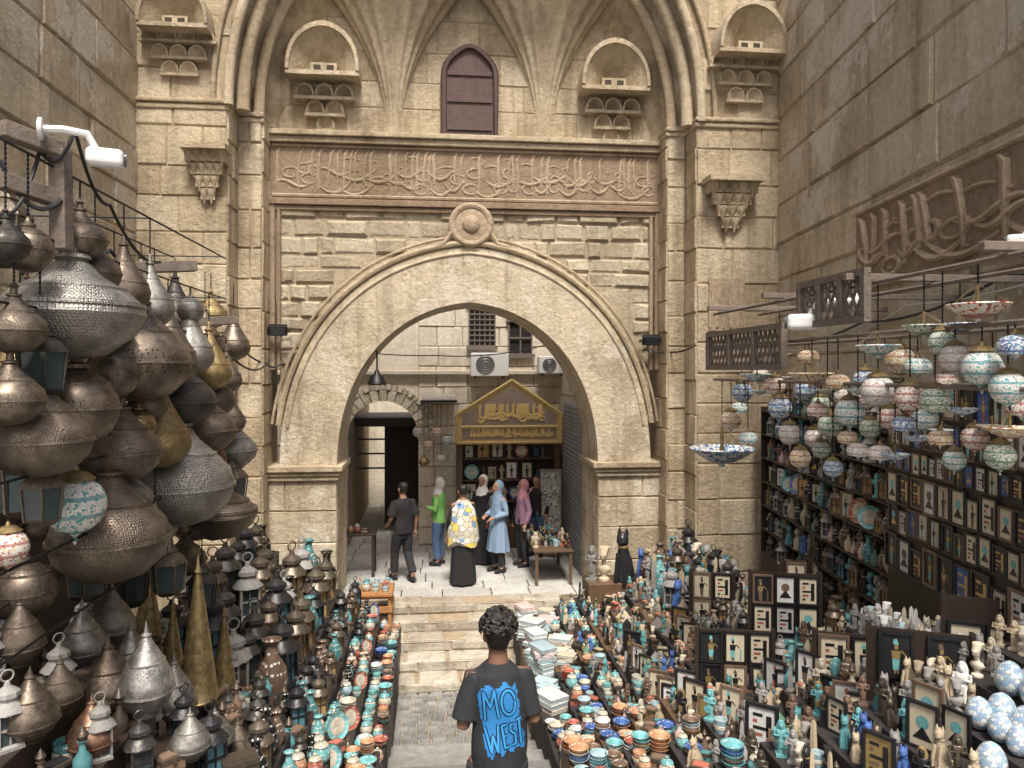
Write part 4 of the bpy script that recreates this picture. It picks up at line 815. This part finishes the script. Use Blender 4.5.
# ---------------------------------------------------------------- people
def remesh(mb,name,mat,vox,sm=3,fn=None):
    me=mb.mesh(name,[mat]);o=bpy.data.objects.new('tmp',me);C.objects.link(o);m=o.modifiers.new('r','REMESH');m.mode='VOXEL';m.voxel_size=vox
    s=o.modifiers.new('s','SMOOTH');s.iterations=sm;s.factor=.5;dg=bpy.context.evaluated_depsgraph_get();me2=bpy.data.meshes.new_from_object(o.evaluated_get(dg));bpy.data.objects.remove(o)
    me2.materials.clear();me2.materials.append(MT[mat]);me2.polygons.foreach_set('use_smooth',[True]*len(me2.polygons));me2.polygons.foreach_set('material_index',[0]*len(me2.polygons))
    if fn:
        for v in me2.vertices: v.co=fn(v.co)
    me2.name=name;return me2
def lerp(a,b,t): return V(a).lerp(V(b),t)
def hand(b,w,d,side):
    d=d.normalized();up=V((0,0,1)) if abs(d.z)<.8 else V((0,1,0));a=d.cross(up).normalized();n=a.cross(d)
    if abs(d.z)>.8: a,n=n,a
    b.tube([w,w+d*.04,w+d*.09],[.024,.033,.034],8)
    for i,o_ in enumerate((-.03,-.01,.01,.03)):
        L=(.06,.078,.072,.054)[i];p=w+d*.085+a*o_;p1=p+d*L*.5-n*.008;p2=p1+d*L*.38-n*.03;b.tube([p,p1,p2],[.0105,.0095,.0075],6)
    p=w+d*.03+a*side*.03;b.tube([p,p+a*side*.025+d*.025,p+a*side*.03+d*.055],[.013,.011,.009],6)
DA=(((-.23,-.03,1.13),(-.25,.06,.88)),((.23,-.03,1.13),(.25,.06,.88)));DL=(((-.1,.03,.5),(-.11,-.02,.09)),((.1,.03,.5),(.11,-.02,.09)))
def folds(k=.008,f=9): return lambda c: V(c)+V((c.x,c.y,0)).normalized()*k*noise.noise(V((c.x*f,c.y*f,c.z*f*.45)))*1.6
def person(label,loc,rz,h,wear,arms=DA,legs=DL,vox=.011,skin='skin',fem=False,sw=None,slv=1.):
    k=h/1.725;r=root('person',label,'person',loc,rz);r.scale=(k,k,k);b=MB();sw=sw or (.9 if fem else 1)
    b.loft([(0,0,.8,.1,.08),(0,0,.92,.15*sw,.11),(0,0,1.05,.135*sw,.095),(0,0,1.2,.15*sw,.105),(0,-.005,1.34,.165*sw,.1),(0,-.01,1.41,.13*sw,.08),(0,-.005,1.45,.065,.06),(0,.01,1.55,.052,.055)],14)
    b.loft([(0,.035,1.485,.028,.035),(0,.035,1.51,.052,.066),(0,.025,1.56,.068,.086),(0,.01,1.62,.077,.098),(0,.003,1.67,.072,.092),(0,0,1.705,.048,.062),(0,0,1.725,.012,.014)],16)
    b.tube([(0,.105,1.625),(0,.13,1.59),(0,.11,1.578)],[.01,.015,.01],6)
    for s in (-1,1): b.ball((s*.08,.005,1.6),.013,.022,.032,8)
    for s,(e,w_) in zip((-1,1),arms):
        e,w_=V(e),V(w_);sh=V((s*.175*sw,-.005,1.385));b.tube([lerp(sh,(0,0,1.36),.4),sh,lerp(sh,e,.5),e,lerp(e,w_,.35),w_],[.06*slv,.055*slv,.046,.04,.04,.027],8);hand(b,w_,w_-e,-s)
    for s,(kn,an) in zip((-1,1),legs):
        kn,an=V(kn),V(an);hp=V((s*.085,0,.88));b.tube([hp,lerp(hp,kn,.4),kn,lerp(kn,an,.35),an],[.09,.08,.055,.056,.038],8);b.tube([an,an+V((0,.07,-.05)),an+V((0,.15,-.06))],[.038,.036,.028],8)
    ob('body',remesh(b,'body',skin,vox,2),r)
    for s in (-1,1):
        b=MB();b.ball((s*.03,.098,1.615),.011,.008,.008,8);ob('eye',b.mesh('eye',['hair']),r)
    b=MB();b.ball((0,.112,1.548),.022,.008,.006,8);ob('mouth',b.mesh('mouth',['mauve_cloth']),r)
    for s,(kn,an) in zip((-1,1),legs):
        b=MB();an=V(an);b.ball((an.x,an.y+.065,an.z-.048),.048,.14,.042,12);b.box(an.x-.045,an.x+.045,an.y-.06,an.y+.18,an.z-.09,an.z-.07);ob('shoe',remesh(b,'shoe',wear.get('shoe','black_cloth'),.01,3),r)
    tees=None
    if 'tee' in wear or 'long' in wear:
        m=wear.get('tee') or wear['long'];hem=wear.get('hem',.84);b=MB()
        b.loft([(0,0,hem,.19*sw,.145),(0,0,1.0,.178*sw,.135),(0,0,1.2,.178*sw,.13),(0,-.005,1.33,.19*sw,.122),(0,-.01,1.4,.165*sw,.1),(0,-.008,1.43,.115*sw,.085),(0,-.005,1.458,.075,.075)],18)
        for s,(e,w_) in zip((-1,1),arms):
            e,w_=V(e),V(w_);sh=V((s*.165*sw,-.005,1.372))
            if 'tee' in wear: b.tube([lerp(sh,(0,0,1.34),.4),sh,lerp(sh,e,.5),lerp(sh,e,.88)],[.078*slv,.078*slv,.08*slv,.084*slv],12)
            else: b.tube([lerp(sh,(0,0,1.34),.4),sh,lerp(sh,e,.6),e,lerp(e,w_,.9)],[.07,.07,.062,.056,.046],10)
        tees=ob('shirt' if 'tee' in wear else wear.get('top_name','jacket'),remesh(b,'shirt',m,vox,3,folds(.016)),r)
    if 'trousers' in wear:
        b=MB();b.loft([(0,0,.76,.15*sw,.11),(0,0,.9,.172*sw,.128),(0,0,1.02,.16*sw,.12)],14)
        for s,(kn,an) in zip((-1,1),legs):
            kn,an=V(kn),V(an);hp=V((s*.09,0,.86));b.tube([hp,lerp(hp,kn,.5),kn,lerp(kn,an,.9)],[.1,.1,.08,.07],12)
        ob('trousers',remesh(b,'trousers',wear['trousers'],vox,3,folds(.008,12)),r)
    if 'skirt' in wear:
        m,zt_,zb_,r1=wear['skirt'];rs=[]
        for i in range(13):
            q=i/12;z=zt_+(zb_-zt_)*q;rad=.165+(r1-.165)*q**.8;rs.append([(rad*(1+.09*q*math.cos(8*a+i*.15))*math.cos(a),rad*.8*(1+.09*q*math.cos(8*a+i*.15))*math.sin(a),z) for a in [2*PI*n/40 for n in range(40)]])
        b=MB();b.rings(rs);ob('skirt',b.mesh('skirt',[m]),r)
    if 'shawl' in wear:
        rs=[]
        for i,(z,rx,ry) in enumerate(((.72,.28,.2),(.95,.265,.19),(1.15,.245,.175),(1.32,.22,.15),(1.42,.14,.11),(1.47,.08,.085))):
            rs.append([(rx*(1+.05*math.cos(7*a+z*9))*math.cos(a),ry*(1+.05*math.cos(7*a+z*9))*math.sin(a),z+.06*math.cos(3*a)*(1 if i==0 else 0)) for a in [2*PI*n/36 for n in range(36)]])
        b=MB();b.rings(rs);ob('shawl',b.mesh('shawl',[wear['shawl']]),r)
    if 'scarf' in wear:
        b=MB();b.ball((0,-.022,1.62),.098,.105,.128,16);b.loft([(0,.0,1.33,.17*sw,.125),(0,.005,1.42,.13,.105),(0,.012,1.5,.085,.09),(0,.0,1.56,.085,.085)],16);ob('headscarf',remesh(b,'headscarf',wear['scarf'],.012,3,folds(.006,14)),r)
    if 'hair' in wear:
        b=MB()
        if wear['hair']=='curly':
            b.ball((0,-.012,1.665),.084,.096,.083,16)
            for _ in range(420):
                t=U(0,2*PI);f=U(-.2,1);rr=math.sqrt(max(0,1-f*f));o_=V((rr*math.cos(t)*.1,rr*math.sin(t)*.108,f*.098));p=o_*U(.9,1.08)+V((0,-.012,1.672))
                if p.y>.06 and p.z<1.68: continue
                q=o_.orthogonal().normalized();q2=o_.normalized().cross(q);ph=U(0,6);cr=U(.008,.013)
                b.tube([p+(q*math.cos(ph+a)+q2*math.sin(ph+a))*cr+o_.normalized()*.003*a for a in (0,1.1,2.2,3.3,4.4)],.0062,5)
            b.loft([(0,-.015,1.545,.056,.058),(0,-.015,1.6,.076,.084),(0,-.012,1.66,.086,.098)],14);ob('hair',remesh(b,'hair','hair',.0042,1),r)
        else:
            b.ball((0,-.015,1.66),.085,.1,.078,14);b.loft([(0,-.03,1.56,.06,.055),(0,-.022,1.62,.08,.085),(0,-.015,1.66,.083,.095)],14);ob('hair',remesh(b,'hair','hair',.01,2,folds(.008,25)),r)
    if 'bag' in wear:
        b=MB();b.box(.2,.27,-.12,.12,.78,1.0);o=bev(ob('shoulder_bag',b.mesh('shoulder_bag',[wear['bag']],False),r),.03,3);b=MB();b.tube([(.23,-.1,1.0),(.15,-.1,1.36),(.1,0,1.46),(.15,.1,1.34),(.23,.1,1.0)],.012,6);ob('bag_strap',b.mesh('bag_strap',[wear['bag']]),r)
    return r,tees
# foreground man
q=P(498,607,4.5);yy=q.y;n_=int((8.8-yy)/.55);fz=.17*(n_+1)
hh=(q.z-fz)/1.78*1.725
pm,tee=person('person seen from behind in black T-shirt with blue print, dark curly hair',(q.x,yy,fz),.05,hh,{'tee':'tee_black','hem':.8,'trousers':'denim_black','hair':'curly'},(((-.215,-.03,1.1),(-.17,.2,1.02)),((.215,-.03,1.11),(.17,.21,1.06))),vox=.008,skin='skin_dark',sw=.92,slv=.82)
bv=BVHTree.FromPolygons([v.co.copy() for v in tee.data.vertices],[tuple(p.vertices) for p in tee.data.polygons])
sl_=math.radians(8)
def press(vs,off):
    out=[]
    for x,z in vs:
        x2=.005+x*math.cos(sl_)-z*math.sin(sl_);z2=1.16+x*math.sin(sl_)+z*math.cos(sl_)
        h=bv.ray_cast(V((x2,-1,z2)),V((0,1,0)));out.append((x2,(h[0].y if h[0] is not None else -.1)-off,z2))
    return out
def ribbon(b,pts,w,off):
    P2=[]
    for a,c in zip(pts,pts[1:]):
        L=math.hypot(c[0]-a[0],c[1]-a[1]);n=max(2,int(L/.012))
        P2+=[(a[0]+(c[0]-a[0])*k/n,a[1]+(c[1]-a[1])*k/n) for k in range(n)]
    P2.append(pts[-1]);vs=[];n=len(P2)
    for i,p in enumerate(P2):
        a=P2[max(0,i-1)];c=P2[min(n-1,i+1)];tx,tz=c[0]-a[0],c[1]-a[1];L=math.hypot(tx,tz) or 1;nx_,nz_=-tz/L,tx/L
        e=.004 if i in(0,n-1) else 0
        for k in (-1,-.33,.33,1): vs.append((p[0]+nx_*(w-e)*k,p[1]+nz_*(w-e)*k))
    b.add(press(vs,off),[(i*4+k,i*4+k+1,i*4+k+5,i*4+k+4) for i in range(n-1) for k in range(3)])
b=MB();nx,nz=34,54;vs=[((j/nx-.5)*.27,(i/nz-.5)*.44) for i in range(nz+1) for j in range(nx+1)];fs=[]
def inp(i,j):
    x=((j+.5)/nx-.5)*2;z=(i+.5)/nz;e=noise.noise(V((j*.2,i*.17,2.2)))*.13
    return abs(x)<.86+e and .04+abs(e)*.7+.03*math.sin(j*.8)<z<.96-abs(e)*.5-.03*math.sin(j*.5)
for i in range(nz):
    for j in range(nx):
        if inp(i,j): a=i*(nx+1)+j;fs.append((a,a+1,a+nx+2,a+nx+1))
b.add(press(vs,.004),fs);ob('shirt_print',b.mesh('shirt_print',['print_blue'],True),pm)
GL=[[(-.095,.0),(-.09,.08),(-.085,.18),(-.055,.08),(-.022,.185),(-.018,.08),(-.014,.01)],[(.052+.042*math.cos(a*PI/8),.095+.072*math.sin(a*PI/8)) for a in range(17)],
[(-.105,-.03),(-.085,-.175),(-.065,-.08),(-.047,-.18),(-.026,-.025)],[(.026,-.03),(-.006,-.036),(-.002,-.17),(.028,-.165)],[(-.002,-.1),(.021,-.097)],[(.068,-.04),(.046,-.035),(.042,-.075),(.068,-.1),(.065,-.16),(.038,-.163)],[(.078,-.02),(.118,-.012)],[(.1,-.018),(.096,-.175)]]
b=MB()
for i,s_ in enumerate(GL): ribbon(b,s_,.0125,.0065+.0003*i)
ob('shirt_lettering',b.mesh('shirt_lettering',['print_ink']),pm)
b=MB()
for i,s_ in enumerate(GL): ribbon(b,s_,.0062,.0105+.0003*i)
ob('shirt_lettering',b.mesh('shirt_lettering',['print_sky']),pm)
def at(px,d): q=P(px,400,d);return (q.x,q.y,LZ)
WL=(((-.1,.12,.5),(-.1,.14,.09)),((.1,.02,.48),(.1,-.2,.12)))
person('person in black T-shirt and dark trousers standing left under the arch',at(403,13.2),.5,1.74,{'tee':'black_cloth','trousers':'denim_black','hair':'short'},(((-.24,-.02,1.12),(-.2,.18,1.0)),((.24,-.04,1.12),(.26,.03,.87))),WL)
person('person in bright green top and jeans beyond the shawled figure',at(439,14.3),1.2,1.66,{'long':'green_cloth','trousers':'jeans','scarf':'white_cloth'},(((-.22,-.02,1.13),(-.12,.2,1.15)),((.22,-.03,1.13),(.18,.16,1.))),fem=True)
person('person in pale flowered shawl and long black skirt seen from behind',at(463,12.95),.15,1.74,{'long':'black_cloth','shawl':'print_cloth','skirt':('black_cloth',.98,.03,.22),'hair':'short','shoe':'black_cloth'},fem=True)
person('person in white headscarf half hidden behind the blue coat',at(483,14.4),2.6,1.7,{'long':'black_cloth','skirt':('black_cloth',1.,.03,.25),'scarf':'white_cloth'},fem=True)
person('person in long pale blue coat, dark boots and blue headscarf',at(498,13.8),2.2,1.68,{'long':'coat_blue','skirt':('coat_blue',1.0,.4,.24),'trousers':'denim_black','scarf':'coat_blue','bag':'leather'},(((-.22,-.02,1.13),(-.1,.2,1.05)),((.22,-.03,1.13),(.12,.2,1.08))),fem=True)
person('person in pink headscarf and dark jacket facing the shop',at(523,14.2),1.9,1.64,{'long':'mauve_cloth','trousers':'denim_black','scarf':'pink_cloth','bag':'black_cloth'},fem=True)
person('person in dark clothes partly hidden at right of pink headscarf',at(537,15.0),2.6,1.62,{'long':'black_cloth','trousers':'jeans','hair':'short','bag':'pink_cloth'},fem=True)
# ---------------------------------------------------------------- alley furniture
def table(p,w,d,h,label,mat='wood',rz=0):
    r=root('table',label,'table',p,rz);mb=MB();mb.box(-w/2,w/2,-d/2,d/2,h-.04,h);bev(ob('tabletop',mb.mesh('tabletop',[mat],False),r),.008)
    for s in (-1,1):
        for t in (-1,1): mb=MB();mb.box(s*(w/2-.05)-.025,s*(w/2-.05)+.025,t*(d/2-.05)-.025,t*(d/2-.05)+.025,0,h-.041);ob('leg',mb.mesh('leg',[mat],False),r)
q=at(356,13.6);table(q,.75,.5,.78,'small dark wooden table at left inside the arch','wood_dark')
q=at(548,13.6);table(q,.7,1.4,.6,'low souvenir table at the right inside the arch')
q=V(q)
for k in range(4): fill(q+V((-.28+.18*k,.65,.6)),-Y,1.25,['box','bottle','statue','mug'],'in %s row on low table inside arch'%ORD[k],-.6,'on the table inside the arch',None,1.2)
q=V(at(356,13.6));fill(q+V((-.32,-.05,.78)),X,.64,['box','bottle','jar'],'on dark table inside arch at left',0,'on the small dark table')
for k,z in enumerate((1.38,1.83,2.28,2.73)): fill(V((.63,15.68,z)),X,1.9,['frame','lantern','statue','plate'],'on %s shelf of gold-lettered shop'%ORD[k],0,'in the far shop',None,1.5,.02)
q=at(551,14.9);r=root('bead_panel','tall speckled panel of trinkets leaning by the far shop','panel',q,-.3);mb=MB();mb.box(-.22,.22,-.03,.03,0,1.75);bev(ob('board',mb.mesh('board',['wood_grey'],False),r),.01);mosaic('beads',[(.1,.12,.12),(.5,.48,.42),(.15,.3,.32),(.3,.22,.15),(.6,.6,.56)],26)
mb=MB();mb.box(-.2,.2,-.045,-.031,.05,1.7);ob('trinkets',mb.mesh('trinkets',['beads'],False),r)
r=root('awning','faded canvas awning with lamps beneath, left of the gold-lettered shop','awning',(.2,15.4,4.))
mb=MB();mb.add([(-.25,15.95,4.08),(.45,15.95,4.08),(.45,15.0,3.98),(-.25,15.0,3.98)],[(0,1,2,3)]);wp('cover',mb,['canvas'],r,False);mb=MB();mb.tube([(-.26,15.0,3.97),(.46,15.0,3.97)],.025,6);mb.tube([(-.26,15.9,3.9),(-.26,15.0,3.97)],.02,6);wp('rail',mb,['black_metal'],r)
for k,(px,py,kind,mat) in enumerate(((418,432,'globe',pe),(428,445,'globe',am),(437,432,'globe',rw),(447,440,'globe',wt),(424,462,'onion',br),(441,458,'shade',pe))):
    d=dY(px,15.05);p=P(px,py,d);lamp(kind,mat,p,.11,'%s lamp, %s from left beneath the far awning'%(mat,ORD[[418,424,428,437,441,447].index(px)]),'lamps under the far awning',3.96)
mb=MB();mb.box(2.28,3.3,10.8,11.3,.5,1.42);bev(ob('plinth',mb.mesh('plinth',['wood'],False),label='dark wooden plinth under the black cat at the right jamb',cat='plinth'),.015)
for k,c,px,s,l in (('cat','black',624,4.2,'large black seated cat statue beside the right arch jamb'),('bust','sandy',604,3.,'sandy stone crowned bust beside the large black cat'),('statue','grey',592,2.6,'tall grey stone statuette left of the large black cat')):
    p=P(px,590,dY(px,11.0));p.z=1.42;put(k,c,p,-.5,l,s)
for k,c,px,y,s,l in (('vase','brown',660,10.9,2.8,'large brown vase right of the large black cat'),('vase','sandy',678,10.8,2.5,'large sandy vase, second right of the large black cat')):
    p=P(px,560,dY(px,y));p.z=T(y)+.12*int((p.x-1.2)/.32);put(k,c,p,0,l,s)
r=root('wooden_crate','orange wooden crate table by the steps, left of the arch','crate',(-.95,11.7,0));
mb=MB()
for s in (0,1):
    for t in (0,1): mb.box(-.3+.55*s,-.25+.55*s,-.28+.5*t,-.23+.5*t,0,1.15)
for z in (.3,.6,.9,1.11): mb.box(-.31,.31,-.3,-.284,z,z+.1);mb.box(.302,.318,-.3,.28,z,z+.1)
mb.box(-.32,.32,-.32,.3,1.15,1.19);bev(ob('crate_frame',mb.mesh('crate_frame',['wood_orange'],False),r),.006)
for k in range(4): fill(V((-1.2+.15*k,11.95,1.19)),-Y,.55,['mug','jar','cup'],'in %s row on orange crate by steps'%ORD[k],0,'on the orange crate',None,1.1)
print('counts',CNT,len(bpy.data.objects))
